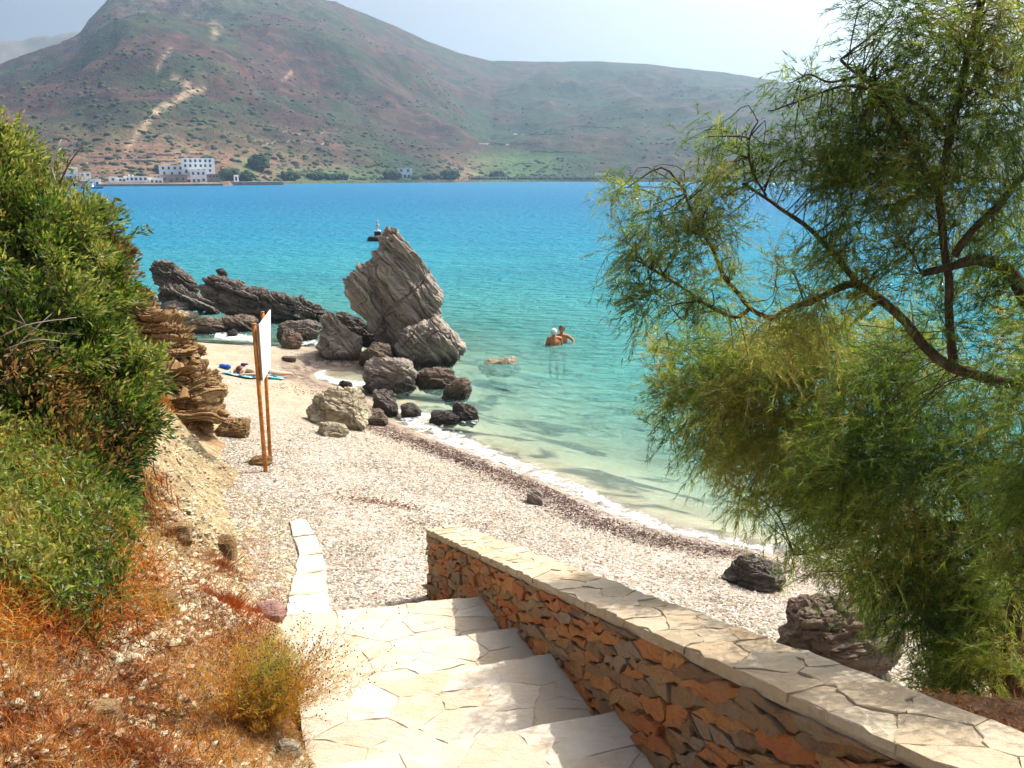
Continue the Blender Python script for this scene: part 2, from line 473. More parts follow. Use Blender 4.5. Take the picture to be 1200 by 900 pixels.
hh = n.math('ADD', n.math('ADD', n.math('MULTIPLY', w1, 0.8), n.math('MULTIPLY', w2, 0.22)), n.math('MULTIPLY', w3, 1.1))
nm = n.bump(hh, 1.0, 1.0)
n.l(nm, df.inputs['Normal'])
gl = n.n('ShaderNodeBsdfGlossy'); gl.inputs['Roughness'].default_value = 0.12; n.l(nm, gl.inputs['Normal'])
fr = n.n('ShaderNodeFresnel'); fr.inputs['IOR'].default_value = 1.33; n.l(nm, fr.inputs['Normal'])
frc = n.math('MINIMUM', n.math('MULTIPLY', fr.outputs[0], 0.9), 0.36)
m2 = n.n('ShaderNodeMixShader'); n.l(frc, m2.inputs[0]); n.l(mx.outputs[0], m2.inputs[1]); n.l(gl.outputs[0], m2.inputs[2])
M['sea'] = n.done(m2.outputs[0])
P = polar(6, 1000, 380, -75, 75, 420)
s_ = shore(P)
dep = np.clip(-gz_beach(P, s_), 0, 40)
V, F, dep = keep(np.c_[P, np.zeros(len(P))], grid_faces(380, 420), s_ < 1.5, dep)
o = link('sea', mesh_np('sea', V, F, M['sea'], True, {'depth': ('FLOAT', dep)})); tag(o, kind='structure')

# ------------------------------------------------------------------ far hills
def skydir(px, py):
    q = ray(px, py); return math.atan2(q[0], q[1]), q[2] / math.hypot(q[0], q[1])
SKL = [(-500, 130), (-200, 100), (0, 76), (40, 62), (70, 52), (92, 40), (105, 24), (120, 10), (135, -2), (170, -14), (240, -20), (320, -16), (372, -4), (400, 6), (430, 17), (465, 32), (500, 48), (540, 62), (575, 71), (620, 72), (700, 73), (760, 76), (850, 86), (920, 97), (1000, 110), (1100, 128), (1200, 142), (1400, 165), (1700, 175)]
sk = np.array([skydir(*p) for p in SKL])
pxs = np.array([p[0] for p in SKL], float)
NA, NR = 760, 240
az = np.linspace(sk[0, 0], sk[-1, 0], NA)
tanE = np.interp(az, sk[:, 0], sk[:, 1])
pxa = np.interp(az, sk[:, 0], pxs)
r0 = np.interp(pxa, [-500, 0, 90, 250, 330, 450, 600, 740, 1300, 1700], [380, 424, 432, 441, 500, 560, 620, 640, 640, 600])
r1 = np.interp(pxa, [-500, 0, 200, 400, 560, 640, 900, 1700], [1150, 1250, 1300, 1350, 1500, 1550, 1500, 1300])
ex = np.interp(pxa, [-500, 300, 500, 575, 640, 800, 1700], [1.15, 1.1, 1.2, 1.75, 1.35, 1.15, 1.1])
t = np.concatenate([np.linspace(-0.02, 0.1, 60), np.linspace(0.1, 1.0, 150)[1:], np.linspace(1.0, 1.3, 32)[1:]])[:NR]
NR = len(t)
T, A = np.meshgrid(t, np.arange(NA), indexing='ij')
Rr = r0[A] + (r1 - r0)[A] * T
X = Rr * np.sin(az)[A]; Y = Rr * np.cos(az)[A]
zr = CAM_H + r1 * tanE
Tc = np.clip(T, 0, 1)
flat = 0.022
prof = np.where(T < flat, 0.0, (np.clip((Tc - flat) / (1 - flat), 0, 1)) ** ex[A])
Z = 1.6 + (zr[A] - 1.6) * prof
P3 = np.stack([X, Y, Z * 0], -1)
nz = fbm(P3 / 170.0, 5, 21) * 36 * np.clip((Tc - 0.03) * (1.02 - Tc) * 4, 0, 1) + ridged(P3 / 95.0, 5, 8) * 9 * np.clip((Tc - 0.02) * 8, 0, 1) * np.clip((1.04 - Tc) * 4, 0.1, 1)
crag = np.clip(1 - np.abs(pxa[A] - 230) / 190, 0, 1) * np.clip((Tc - 0.72) / 0.28, 0, 1)
nz += crag * ridged(P3 / 34.0, 5, 33) * 20
Z = Z + nz
Z = np.where(T < 0.0, -2.0, Z)
Z = np.where(T > 1, zr[A] - (T - 1) * 500 + nz, Z)
# pale scar of a landslip / track climbing the slope, terraces near the village
v_el = (Z - CAM_H) / Rr
scar_line = np.array([skydir(*p) for p in [(148, 176), (158, 160), (168, 150), (182, 132), (200, 120), (222, 108), (238, 104)]])
def poly_d(az_, el_, L): return seg_dist(np.stack([az_, el_], -1), L)
sd = poly_d(az[A], v_el, scar_line)
scar = np.clip(1 - sd / np.interp(v_el, [0.03, 0.06, 0.08, 0.1], [0.003, 0.006, 0.0045, 0.003]), 0, 1)
for L_, w_, a_ in (([(205, 92), (215, 97), (220, 100)], .006, .9), ([(185, 78), (190, 68), (200, 58)], .003, .6), ([(250, 42), (256, 34), (250, 28)], .006, .6), ([(330, 95), (342, 84)], .003, .6)):
    scar = np.maximum(scar, a_ * np.clip(1 - poly_d(az[A], v_el, np.array([skydir(*p) for p in L_])) / w_, 0, 1))
warm = np.clip(1 - np.abs(pxa[A] - 190) / 260, 0, 1) * np.clip((0.062 - v_el) / 0.05, 0, 1)
warm = np.maximum(warm, 0.8 * np.clip(1 - np.abs(pxa[A] - 545) / 60, 0, 1) * np.clip((0.03 - v_el) / 0.03, 0, 1))
greenf = np.clip(1 - np.abs(pxa[A] - 610) / 260, 0, 1) * np.clip((0.07 - v_el) / 0.07, 0, 1)
greenf = np.maximum(greenf, np.clip((pxa[A] - 420) / 300, 0, 1) * 0.55)
lush = np.clip(1 - np.abs(pxa[A] - 605) / 75, 0, 1) * np.clip((0.03 - v_el) / 0.012, 0, 1)
lush = np.maximum(lush, 0.8 * np.clip(1 - np.abs(pxa[A] - 380) / 110, 0, 1) * np.clip((0.012 - v_el) / 0.008, 0, 1))
lush = np.maximum(lush, np.clip(1 - np.abs(pxa[A] - 275) / 22, 0, 1) * np.clip((0.022 - v_el) / 0.01, 0, 1))

n = NT('scrubby_hill'); v = n.pos()
a1 = n.noise(v, 0.011, 6, 0.6); a2 = n.noise(v, 0.06, 6, 0.65); a3 = n.noise(v, 0.25, 4, 0.7)
brown = n.ramp(a2, [(0.34, (0.016, 0.009, 0.012)), (0.52, (0.060, 0.026, 0.024)), (0.70, (0.135, 0.062, 0.042))])
green = n.ramp(a2, [(0.3, (0.008, 0.020, 0.010)), (0.7, (0.036, 0.060, 0.022))])
gf = n.math('ADD', n.mrange(a1, 0.45, 0.56, 0, 0.8), n.math('MULTIPLY', n.attr('green'), 0.75), clamp=True)
c = n.mix(gf, brown, green)
ochre = n.ramp(n.noise(n.scale(v, (0.03, 0.03, 0.30)), 1.0, 5, 0.6), [(0.3, (0.12, 0.07, 0.05)), (0.5, (0.25, 0.145, 0.085)), (0.7, (0.33, 0.22, 0.13))])
c = n.mix(n.math('MULTIPLY', n.attr('warm'), n.mrange(a2, 0.3, 0.55, 0.4, 1)), c, ochre)
c = n.mix(n.math('MULTIPLY', n.attr('lush'), n.mrange(a3, 0.3, 0.6, 0.3, 1.0)), c, (0.085, 0.16, 0.05))
c = n.mix(n.math('MULTIPLY', n.attr('crag'), n.mrange(n.noise(v, 0.09, 6, 0.7), 0.46, 0.58)), c, (0.25, 0.23, 0.21))
dots = n.mrange(n.noise(v, 0.30, 3, 0.6), 0.55, 0.63, 0, 0.7)
c = n.mix(dots, c, (0.032, 0.042, 0.022))
st = n.mrange(n.noise(n.scale(v, (1, 1, 3)), 0.11, 6, 0.75), 0.66, 0.72, 0, 0.7)
c = n.mix(st, c, (0.33, 0.27, 0.22))
sf = n.math('MULTIPLY', n.attr('scar'), n.mrange(n.noise(v, 0.09, 6, 0.75), 0.42, 0.60, 0.0, 1.8), clamp=True)
c = n.mix(n.math('MULTIPLY', sf, 0.75), c, (0.42, 0.30, 0.19))
M['hill'] = n.done(n.pbsdf(c, 0.95, n.bump(n.math('ADD', a2, a3), 0.8, 3.0), 0.1))
V = np.stack([X, Y, Z], -1).reshape(-1, 3)
o = link('hill', mesh_np('hill', V, grid_faces(NR, NA), M['hill'], True, {'scar': ('FLOAT', scar.ravel()), 'warm': ('FLOAT', warm.ravel()), 'green': ('FLOAT', greenf.ravel()), 'lush': ('FLOAT', lush.ravel()), 'crag': ('FLOAT', crag.ravel())}))
tag(o, kind='structure')
def hillz(px, r):
    """hill height at the azimuth of a pixel column and a distance"""
    a = math.atan2(ray(px, 210)[0], ray(px, 210)[1]); i = int(np.clip(np.searchsorted(az, a), 0, NA - 1))
    return float(np.interp(r, Rr[:, i], Z[:, i])), a
# the blue ridge far behind
SK2 = [(-500, 80), (-60, 62), (0, 50), (30, 46), (60, 41), (85, 34), (110, 44), (160, 70), (260, 120)]
s2k = np.array([skydir(*p) for p in SK2]); a2_ = np.linspace(s2k[0, 0], s2k[-1, 0], 240); e2 = np.interp(a2_, s2k[:, 0], s2k[:, 1])
tt = np.linspace(0, 1.2, 40); RR2 = 2900 + 900 * tt
TT, AA = np.meshgrid(tt, np.arange(240), indexing='ij')
Rk = 1900 + 500 * TT; X2 = Rk * np.sin(a2_)[AA]; Y2 = Rk * np.cos(a2_)[AA]; zr2 = CAM_H + 2400 * e2
Z2 = np.where(TT <= 1, zr2[AA] * TT, zr2[AA] * (2 - TT)) + 14 * ridged(np.stack([X2, Y2, X2 * 0], -1) / 90, 4, 2) * np.clip(TT * 2, 0, 1)
o = link('hill', mesh_np('far_ridge', np.stack([X2, Y2, Z2], -1).reshape(-1, 3), grid_faces(40, 240), mat_simple('far_ridge', (0.12, 0.10, 0.085), 0.95, 0.4, 0.01), True)); tag(o, kind='structure')
# scrub dotted over the far slopes
ico = bmesh.new(); bmesh.ops.create_icosphere(ico, subdivisions=1, radius=1.0)
ICV = np.array([q.co[:] for q in ico.verts]); ICF = np.array([[q.index for q in f.verts] for f in ico.faces]); ico.free()
def scatter(base_V, base_F, pos, scl, rotz, col=None, squash=None, jit=0.0, seed=1):
    r_ = np.random.default_rng(seed); N = len(pos); nb = len(base_V)
    B = np.repeat(base_V[None], N, 0)
    if jit: B = B * (1 + jit * (r_.random((N, nb, 1)) - 0.5) * 2)
    B = B * np.asarray(scl)[:, None, :]
    if squash is not None: B = np.einsum('nij,nbj->nbi', squash, B)
    else:
        c_, s__ = np.cos(rotz)[:, None], np.sin(rotz)[:, None]
        B = np.stack([B[..., 0] * c_ - B[..., 1] * s__, B[..., 0] * s__ + B[..., 1] * c_, B[..., 2]], -1)
    V = (B + pos[:, None, :]).reshape(-1, 3)
    F = (base_F[None] + (np.arange(N) * nb)[:, None, None]).reshape(-1, base_F.shape[1])
    at = None if col is None else {'col': ('FLOAT_COLOR', np.repeat(np.c_[col, np.ones(N)], nb, 0))}
    return V, F, at
n = NT('far_foliage'); M['farleaf'] = n.done(n.pbsdf(n.attr('col', 'Color'), 0.9, None, 0.1))
Ns = 15000
ti = RNG.random(Ns) ** 1.3 * 0.8 + 0.022; ai = RNG.integers(40, NA - 120, Ns)
ri = r0[ai] + (r1 - r0)[ai] * ti
zi = np.array([np.interp(ti[k], t, Z[:, ai[k]]) for k in range(Ns)])
pos = np.stack([ri * np.sin(az[ai]), ri * np.cos(az[ai]), zi], -1)
kp = (1.6 * fbm(pos * np.array([0.014, 0.014, 0]), 3, 55) + 0.22 * RNG.standard_normal(Ns)) > 0.12
pos, ti = pos[kp], ti[kp]; Ns = len(pos)
sc_ = 0.6 + 1.7 * RNG.random(Ns) ** 3
g = RNG.random((Ns, 1))
col = np.array([[0.030, 0.042, 0.018]]) * (1 - g) + np.array([[0.075, 0.085, 0.035]]) * g
V, F, at = scatter(ICV, ICF, pos, np.stack([sc_ * 1.2, sc_ * 1.2, sc_ * 0.75], -1), RNG.random(Ns) * 6, col, None, 0.3)
o = link('scrub', mesh_np('scrub', V, F, M['farleaf'], True, at))
tag(o, 'dark green scrub dotted over the far hillside', 'scrub', kind='stuff')

# ------------------------------------------------------------------ trees along the far shore
def far_bush(px, py_top, py_bot, r_add, wpx, label, tree=True, colr=(0.035, 0.055, 0.022), name='shore_tree'):
    a = math.atan2(ray(px, 212)[0], ray(px, 212)[1])
    i = int(np.clip(np.searchsorted(az, a), 0, NA - 1)); r = r0[i] + r_add
    zb = hillz(px, r)[0]
    c = np.array([r * math.sin(a), r * math.cos(a), zb])
    k = math.hypot(c[0], c[1]) / FOC
    W = wpx * k; H = max((py_bot - py_top) * k, 1.2)
    t_ = thing(name, label, 'tree' if tree else 'bush', tuple(c), group='trees along the far shore')
    rg = np.random.default_rng(int(px * 7))
    N = 90
    q = rg.standard_normal((N, 3)); q /= np.linalg.norm(q, axis=1)[:, None]; q *= (0.45 + 0.55 * rg.random((N, 1)))
    p = c + q * np.array([W / 2, W / 2 * 0.7, H * 0.42]) + np.array([0, 0, H * 0.55])
    s_ = (0.16 + 0.12 * rg.random(N)) * min(W, H * 1.3)
    g = rg.random((N, 1)); cl = np.array([colr]) * (0.6 + 0.9 * g)
    V, F, at = scatter(ICV, ICF, p, np.stack([s_, s_, s_ * 0.8], -1), rg.random(N) * 6, cl, None, 0.35)
    f = link('foliage', mesh_np('foliage', V, F, M['farleaf'], False, at), t_); f['kind'] = 'stuff'
    m = MB(); m.tube([c + [0, 0, -0.5], c + [0, 0, H * 0.5]], [0.25, 0.15], 6); m.build('trunk', M['far_stone'], t_)
    return t_
for px, a, b, ra, wpx, lb in [
    (528, 202, 213, 6, 22, 'dark round tree beside the small shore house, right at the water'),
    (506, 206, 213, 9, 22, 'low dark tree between the shore house and the round dark tree'),
    (484, 208, 213, 20, 15, 'dark little tree in front of the small white shore house'),
    (459, 200, 211, 14, 20, 'dark green tree left of the small white shore house'),
    (720, 203, 212, 8, 20, 'dark tree right of the tiny white house on the far shore'),
    (583, 203, 212, 26, 16, 'dark tree in front of the bright green field across the bay'),
    (270, 197, 210, 22, 18, 'dark green tree beside the tall white hotel'),
    (288, 201, 211, 16, 18, 'green bush standing on the flat shore right of the hotel'),
    (305, 188, 205, 44, 20, 'green tree on the slope behind the shore right of the hotel'),
    (340, 203, 212, 16, 26, 'wide green bush by the shore halfway from hotel to shore house'),
    (395, 205, 212, 12, 34, 'long low green bush along the shore left of the shore house'),
    (372, 203, 211, 20, 24, 'dark green bush just left of the long low green bush'),
    (188, 196, 203, 40, 10, 'small dark tree above the low white houses of the village')]:
    far_bush(px, a, b, ra, wpx, lb)
# strip of dark reeds along the right part of the far shore
Nn = 900
pxr = RNG.uniform(556, 900, Nn); rr = np.interp(pxr, pxa, r0) + RNG.uniform(3, 22, Nn)
aa = np.array([math.atan2(ray(x, 212)[0], ray(x, 212)[1]) for x in pxr])
pos = np.stack([rr * np.sin(aa), rr * np.cos(aa), np.full(Nn, 2.2)], -1)
sc_ = RNG.uniform(0.8, 2.2, Nn); g = RNG.random((Nn, 1))
V, F, at = scatter(ICV, ICF, pos, np.stack([sc_ * 1.5, sc_, sc_ * 0.9], -1), RNG.random(Nn) * 6, np.array([[0.03, 0.045, 0.03]]) * (0.6 + g), None, 0.3)
tag(link('undergrowth', mesh_np('undergrowth', V, F, M['farleaf'], False, at)), 'dark undergrowth lining the far right shore', 'undergrowth', kind='stuff')

# ------------------------------------------------------------------ village
def pane(m, c, s, rz): m.box(c, s, rz)
def house(px0, px1, pyt, pyb, r, dep, label, rows, wcols, name='white_house', cat='house', wsz=(1.0, 1.3), group=None, extra=None, wallmat='white', roof=True, skip=()):
    pc = (px0 + px1) / 2
    a = math.atan2(ray(pc, 205)[0], ray(pc, 205)[1]); rz = -a
    k = r / math.cos(math.atan2(abs(pc - 600), FOC)) / FOC
    zt = CAM_H + math.tan(math.atan((450 - pyt) / FOC) - PITCH) * r * 1.0
    zb = CAM_H + math.tan(math.atan((450 - pyb) / FOC) - PITCH) * r
    W = (px1 - px0) / FOC * (r * math.cos(a)) / math.cos(a) * 0.985
    c = np.array([r * math.sin(a), r * math.cos(a)])
    ex_ = np.array([math.cos(a), -math.sin(a)]); ey = np.array([math.sin(a), math.cos(a)])
    t_ = thing(name, label, cat, (c[0], c[1], zb), rz, group)
    m = MB(); cc = c + ey * dep / 2; m.box((cc[0], cc[1], (zt + zb) / 2 - 1), (W, dep, zt - zb + 2), rz)
    m.build('wall', M[wallmat], t_)
    if roof:
        m = MB()
        m.box((cc[0], cc[1], zt + 0.13), (W + 0.12, dep + 0.12, 0.26), rz)
        m.build('parapet', M[wallmat], t_)
    H = zt - zb
    first = None
    for i in range(rows):
        for j in range(wcols[i] if isinstance(wcols, (list, tuple)) else wcols):
            nc = wcols[i] if isinstance(wcols, (list, tuple)) else wcols
            if (i, j) in skip: continue
            u = ((j + 0.5) / nc - 0.5) * W * 0.9 + random.uniform(-0.15, 0.15)
            zc = zb + H * (i + 0.55) / rows
            q = c + ex_ * u - ey * 0.02
            hh = min(wsz[1], H / rows * 0.55); door = (i == 0 and random.random() < 0.35)
            if door: hh = min(2.1, H / rows * 0.75); zc = zb + hh / 2
            m = MB(); m.box((q[0], q[1], zc), (wsz[0], 0.12, hh), rz)
            m.build('door' if door else 'window', M['glass_far'], t_)
    return t_, c, ex_, ey, zt, zb
G1 = 'white houses of the far village'
house(216, 250, 187, 203, 452, 10, 'tall white hotel block, four storeys, highest building of the village', 3, [5, 6, 6], 'hotel', 'hotel', group=G1)
house(224, 241, 200, 214.5, 446, 6, 'white lower wing in front of the tall hotel, with two storeys', 2, [3, 3], 'hotel_wing', 'building', group=G1)
house(189, 215, 195, 206, 455, 9, 'white two storey block left of the tall hotel, behind a grey house', 2, [3, 4], 'white_house', 'house', group=G1)
house(190, 217, 205, 214.8, 444, 5, 'grey house on the quay left of the hotel wing', 1, 4, 'grey_house', 'house', group=G1, wallmat='far_stone')
house(171, 189, 208.5, 216, 441, 6, 'long low white house just left of the grey quay house', 1, 4, group=G1)
house(147, 171, 207, 217, 438, 7, 'wide white house in the row, with a chimney block on its roof', 2, [3, 5], group=G1)
house(151, 156, 204.8, 207, 441, 4, 'small white rooftop block on the wide white house', 1, 1, 'roof_block', 'building', group=G1, roof=False)
house(138, 147, 208.5, 217, 437, 5, 'narrow white house with grey green front in the quay row', 2, [2, 2], group=G1)
house(128, 136.5, 207.5, 217, 436, 5, 'small square white house at the left end of the quay row', 2, [1, 1], group=G1)
house(103, 116, 210, 217.5, 430, 6, 'bright white house near the boat at the left of the village', 1, 2, group=G1)
house(68, 88, 205, 211, 433, 8, 'white house with four dark windows, leftmost in the village', 1, 5, group=G1)
house(79, 90, 197.5, 202.5, 455, 6, 'small white house above the leftmost village house', 1, 1, group=G1)
house(94, 105, 203, 207, 447, 6, 'tiny white house between the upper house and the boat', 1, 2, group=G1)
house(92, 124, 178, 182, 575, 7, 'long low white house alone on the terraces above the village', 1, 6, wsz=(1.4, 1.0), group=G1)
house(137, 141, 188, 191, 530, 4, 'tiny white hut on the terraces right of the long low house', 1, 1, 'white_hut', 'hut', group=G1)
house(241, 256, 204.5, 209, 447, 4, 'low stone terrace block with dark openings right of the hotel wing', 1, 4, 'terrace_house', 'house', wallmat='far_stone', group=G1)
house(466, 483, 197.5, 208.5, 590, 8, 'small white two storey house alone on the far shore', 2, [3, 2], wsz=(1.7, 1.9), group='white houses along the far shore')
house(697, 709, 203, 209, 655, 7, 'tiny white house at the far right shore, partly behind the tree', 1, 2, group='white houses along the far shore')
house(274, 279, 205.5, 211.5, 450, 3, 'tiny white chapel hut on the flat shore right of the hotel', 1, 1, 'white_hut', 'hut', group='white houses along the far shore')
# quay walls
for (p0, p1, rr, zz, lb) in [(112, 260, 431, 0.9, 'long stone quay in front of the white village'), (262, 330, 446, 1.6, 'low pale stone quay on the shore right of the hotel')]:
    a0 = math.atan2(ray(p0, 214)[0], ray(p0, 214)[1]); a1 = math.atan2(ray(p1, 214)[0], ray(p1, 214)[1])
    A_ = np.array([rr * math.sin(a0), rr * math.cos(a0)]); B_ = np.array([(rr + 8) * math.sin(a1), (rr + 8) * math.cos(a1)])
    t_ = thing('stone_quay', lb, 'quay', (A_[0], A_[1], 0))
    mid = (A_ + B_) / 2; L_ = np.linalg.norm(B_ - A_); rz = math.atan2(B_[1] - A_[1], B_[0] - A_[0])
    m = MB(); m.box((mid[0], mid[1], zz / 2 - 0.5), (L_, 5, zz + 1), rz); m.build('quay_wall', M['far_stone'], t_)
    m = MB(); m.box((mid[0], mid[1] - 0.1, zz + 0.1), (L_, 5.3, 0.2), rz); m.build('quay_edge', mat_simple('pale_quay', (0.5, 0.43, 0.35), 0.9), t_)
# terrace walls on the slope
for i, (p0, p1, py) in enumerate([(100, 170, 186), (95, 150, 192.5), (150, 210, 190), (170, 215, 183), (560, 640, 170), (600, 660, 158), (655, 720, 150), (620, 700, 180), (330, 400, 158), (305, 380, 170)]):
    pts = []
    for px in np.linspace(p0, p1, 14):
        a_, e_ = skydir(px, py + random.uniform(-0.5, 0.5)); ii = int(np.clip(np.searchsorted(az, a_), 0, NA - 1))
        j = np.argmax((Z[:, ii] - CAM_H) / Rr[:, ii] > e_); pts.append((X[j, ii], Y[j, ii], Z[j, ii]))
    m = MB()
    pts = np.array(pts)
    V = np.concatenate([pts + [0, 0, -1.5], pts + [0, 0, 0.9], pts + [0, 1.0, 0.9], pts + [0, 1.0, -1.5]]); L_ = len(pts)
    F = [(k * L_ + j, k * L_ + j + 1, (k + 1) * L_ + j + 1, (k + 1) * L_ + j) for k in range(3) for j in range(L_ - 1)]
    m.add(V, F); o = m.build('terrace_wall', M['far_stone'])
    tag(o, 'low dry stone terrace wall running across the far hillside', 'wall', group='terrace walls on the far hill')
# moored boat behind the bush
bp = at_z(108, 221, 0.0); k = bp[1] / FOC
t_ = thing('fishing_boat', 'small dark blue boat with white cabin moored left of the village quay', 'boat', (bp[0], bp[1], 0))
L_ = 26 * k; xs = np.linspace(-0.5, 0.5, 11); V = []
for q in xs:
    hw = L_ * 0.14 * (1 - abs(2 * q) ** 2.6) + 0.02; sh = 0.10 * L_ * (0.55 + 1.3 * q * q)
    for yy, zz in ((-hw, sh), (-hw * 0.6, -0.2), (0, -0.35), (hw * 0.6, -0.2), (hw, sh)): V.append((bp[0] + q * L_, bp[1] + yy, zz))
F = [tuple(f) for f in grid_faces(11, 5)]
F += [(i * 5, (i + 1) * 5, (i + 1) * 5 + 4, i * 5 + 4) for i in range(10)]
link('hull', mesh_np('hull', np.array(V), F, mat_simple('boat_blue', (0.03, 0.06, 0.2), 0.4), True), t_)
m = MB(); m.box((bp[0] - 0.1 * L_, bp[1], 0.14 * L_), (L_ * 0.28, L_ * 0.15, L_ * 0.13)); m.box((bp[0] - 0.1 * L_, bp[1], 0.215 * L_), (L_ * 0.34, L_ * 0.18, 0.12)); m.build('cabin', M['white'], t_)
m = MB(); m.tube([(bp[0] + 0.12 * L_, bp[1], 0.05), (bp[0] + 0.12 * L_, bp[1], 0.4 * L_)], 0.06); m.build('mast', M['far_stone'], t_)

# ------------------------------------------------------------------ rocks
def bedframe(angle, tilt_y=0.0):
    """rows: along bedding, into depth, across the layers. angle = dip seen in the picture (positive: rising to the right)"""
    ca, sa = math.cos(angle), math.sin(angle)
    u = np.array([ca, 0, sa]); n_ = np.array([-sa, tilt_y, ca]); n_ /= np.linalg.norm(n_)
    d_ = np.cross(n_, u); d_ /= np.linalg.norm(d_); u = np.cross(d_, n_)
    return np.stack([u, d_, n_])
def weather(V, N_, c, size, bed, seed, amp=1.0, cuts=7, lay=1.0):
    rg = np.random.default_rng(seed)
    Q = V - c
    # flat broken facets
    for k in range(cuts):
        nn = rg.standard_normal(3); nn[1] -= 0.3; nn /= np.linalg.norm(nn)
        ext = (Q @ nn).max(); dd = ext * rg.uniform(0.72, 0.93)
        over = np.maximum(Q @ nn - dd, 0)
        Q = Q - over[:, None] * nn * 0.92
    B = Q @ bed.T
    s = size
    warp = 0.13 * s * fbm(B / s * 1.6 + seed, 3, seed)
    q = (B[:, 2] + warp) / s
    led = 0
    for f_, a_ in ((5.5, 0.055), (13.0, 0.03), (27, 0.014)):
        x = q * f_ + 0.6 * vnoise(B / s * np.array([1.5, 1.5, 0.3]) + f_, seed + 3)
        fr_ = x - np.floor(x); st = _hash(np.floor(x).astype(np.int64), np.floor(B[:, 0] / s * 0.9 + 0.4 * vnoise(B / s * 2, seed)).astype(np.int64), np.zeros(len(x), np.int64), seed)
        prof_ = np.where(fr_ < 0.82, 0.25 + 0.3 * fr_, 0.5 - (fr_ - 0.82) * 4.5)
        led = led + a_ * (prof_ + 1.2 * (st - 0.5))
    D = 1.25 * lay * led + 0.06 * fbm(Q / s * 2.2, 4, seed + 9) + 0.075 * (ridged(B / s * np.array([1.7, 1.7, 5.5]), 5, seed + 2) - 0.3) + 0.035 * fbm(B / s * np.array([9, 9, 22]), 4, seed + 5, 0.6)
    cr = np.abs(vnoise(B / s * np.array([1.5, 1.5, 4.2]) + 5.5, seed + 30)); D = D - 0.10 * min(lay, 1) * np.clip(1 - cr / 0.07, 0, 1)
    cr = np.abs(vnoise(B / s * np.array([4.0, 4.0, 11.0]) + 2.5, seed + 31)); D = D - 0.045 * np.clip(1 - cr / 0.10, 0, 1)
    cr = np.abs(vnoise(B / s * np.array([3.2, 3.2, 1.0]) + 7.5, seed + 32)); D = D - 0.06 * np.clip(1 - cr / 0.05, 0, 1)
    return c + Q + N_ * (D * amp * s)[:, None], B
def normals(V, F):
    N_ = np.zeros_like(V)
    a, b, c_, d_ = V[F[:, 0]], V[F[:, 1]], V[F[:, 2]], V[F[:, 3]]
    fn = np.cross(c_ - a, d_ - b)
    for k in range(4): np.add.at(N_, F[:, k], fn)
    return N_ / (np.linalg.norm(N_, axis=1)[:, None] + 1e-9)
def loft(secs, y, thick, ns=90, na=100, p=0.75, yoff=0.0, tfun=None):
    """closed body whose outline from the beach side follows pairs of picture points, with a real thickness in depth"""
    A_ = spline([at_y(a, b, y + yoff) for a, b, c_, d_ in secs], ns)
    B_ = spline([at_y(c_, d_, y + yoff) for a, b, c_, d_ in secs], ns)
    C_ = (A_ + B_) / 2; H_ = (B_ - A_) / 2; hl = np.linalg.norm(H_, axis=1)
    th = np.linspace(0, 2 * math.pi, na, endpoint=False)
    cx = np.sign(np.cos(th)) * np.abs(np.cos(th)) ** p; sy = np.sign(np.sin(th)) * np.abs(np.sin(th)) ** p
    tk = thick * (hl * 0.35 + 0.65 * np.interp(np.arange(ns), np.arange(ns), np.convolve(np.pad(hl, 8, 'edge'), np.ones(17) / 17, 'valid')))
    V = C_[:, None, :] + cx[None, :, None] * H_[:, None, :] + (sy[None, :] * tk[:, None])[..., None] * np.array([0, 1.0, 0])
    # round off both ends
    caps = []
    for e, sgn in ((0, -1), (-1, 1)):
        ctr = C_[e]; 
        caps.append([ctr + (V[e] - ctr) * s_ for s_ in (0.75, 0.45, 0.15)])
    V = np.concatenate([np.array(caps[0][::-1]), V, np.array(caps[1])])
    nn = V.shape[0]
    F = grid_faces(nn, na, True)
    return V.reshape(-1, 3), F, hl
def rock_mesh(name, bodies, mat, bed, seed, size, amp=1.0, cuts=3, lay=1.0):
    VV, FF, BB, k = [], [], [], 0
    for i, (V, F) in enumerate(bodies):
        N_ = normals(V, F)
        c = V.mean(0)
        if ((V - c) * N_).sum() < 0: N_ = -N_; F = F[:, ::-1]
        V2, B_ = weather(V, N_, c, size, bed, seed + 13 * i, amp, cuts, lay)
        VV.append(V2); FF.append(F + k); BB.append(B_ + i * 3.7); k += len(V2)
    return mesh_np(name, np.concatenate(VV), np.concatenate(FF), mat, False, {'bed': ('FLOAT_VECTOR', np.concatenate(BB) + seed * 1.7)})
def Zc(pts, sx, ox, sy, oy): return [(a / sx + ox, b / sy + oy, c_ / sx + ox, d_ / sy + oy) for a, b, c_, d_ in pts]

# the great rock standing in the shallows
yH = 24.6
main = Zc([(228, 130, 285, 138), (203, 180, 345, 190), (186, 235, 398, 238), (160, 305, 432, 300), (140, 335, 470, 365), (135, 390, 498, 415), (140, 460, 517, 470), (150, 540, 514, 535), (165, 610, 512, 600), (190, 680, 520, 660), (215, 740, 540, 735), (240, 800, 560, 800), (250, 870, 560, 870)], 4.5, 400, 4.5, 240)
left = Zc([(62, 350, 128, 318), (22, 385, 165, 370), (30, 440, 180, 430), (52, 500, 195, 490), (90, 565, 210, 560), (140, 615, 215, 625), (180, 660, 225, 680)], 4.5, 400, 4.5, 240)
low = Zc([(350, 640, 540, 598), (310, 680, 635, 680), (292, 730, 642, 715), (300, 780, 646, 770), (335, 835, 600, 830), (350, 890, 590, 880)], 4.5, 400, 4.5, 240)
mid = Zc([(215, 420, 290, 380), (185, 480, 400, 450), (180, 560, 430, 560), (185, 640, 420, 650), (200, 710, 400, 720), (260, 770, 380, 780)], 4.5, 400, 4.5, 240)
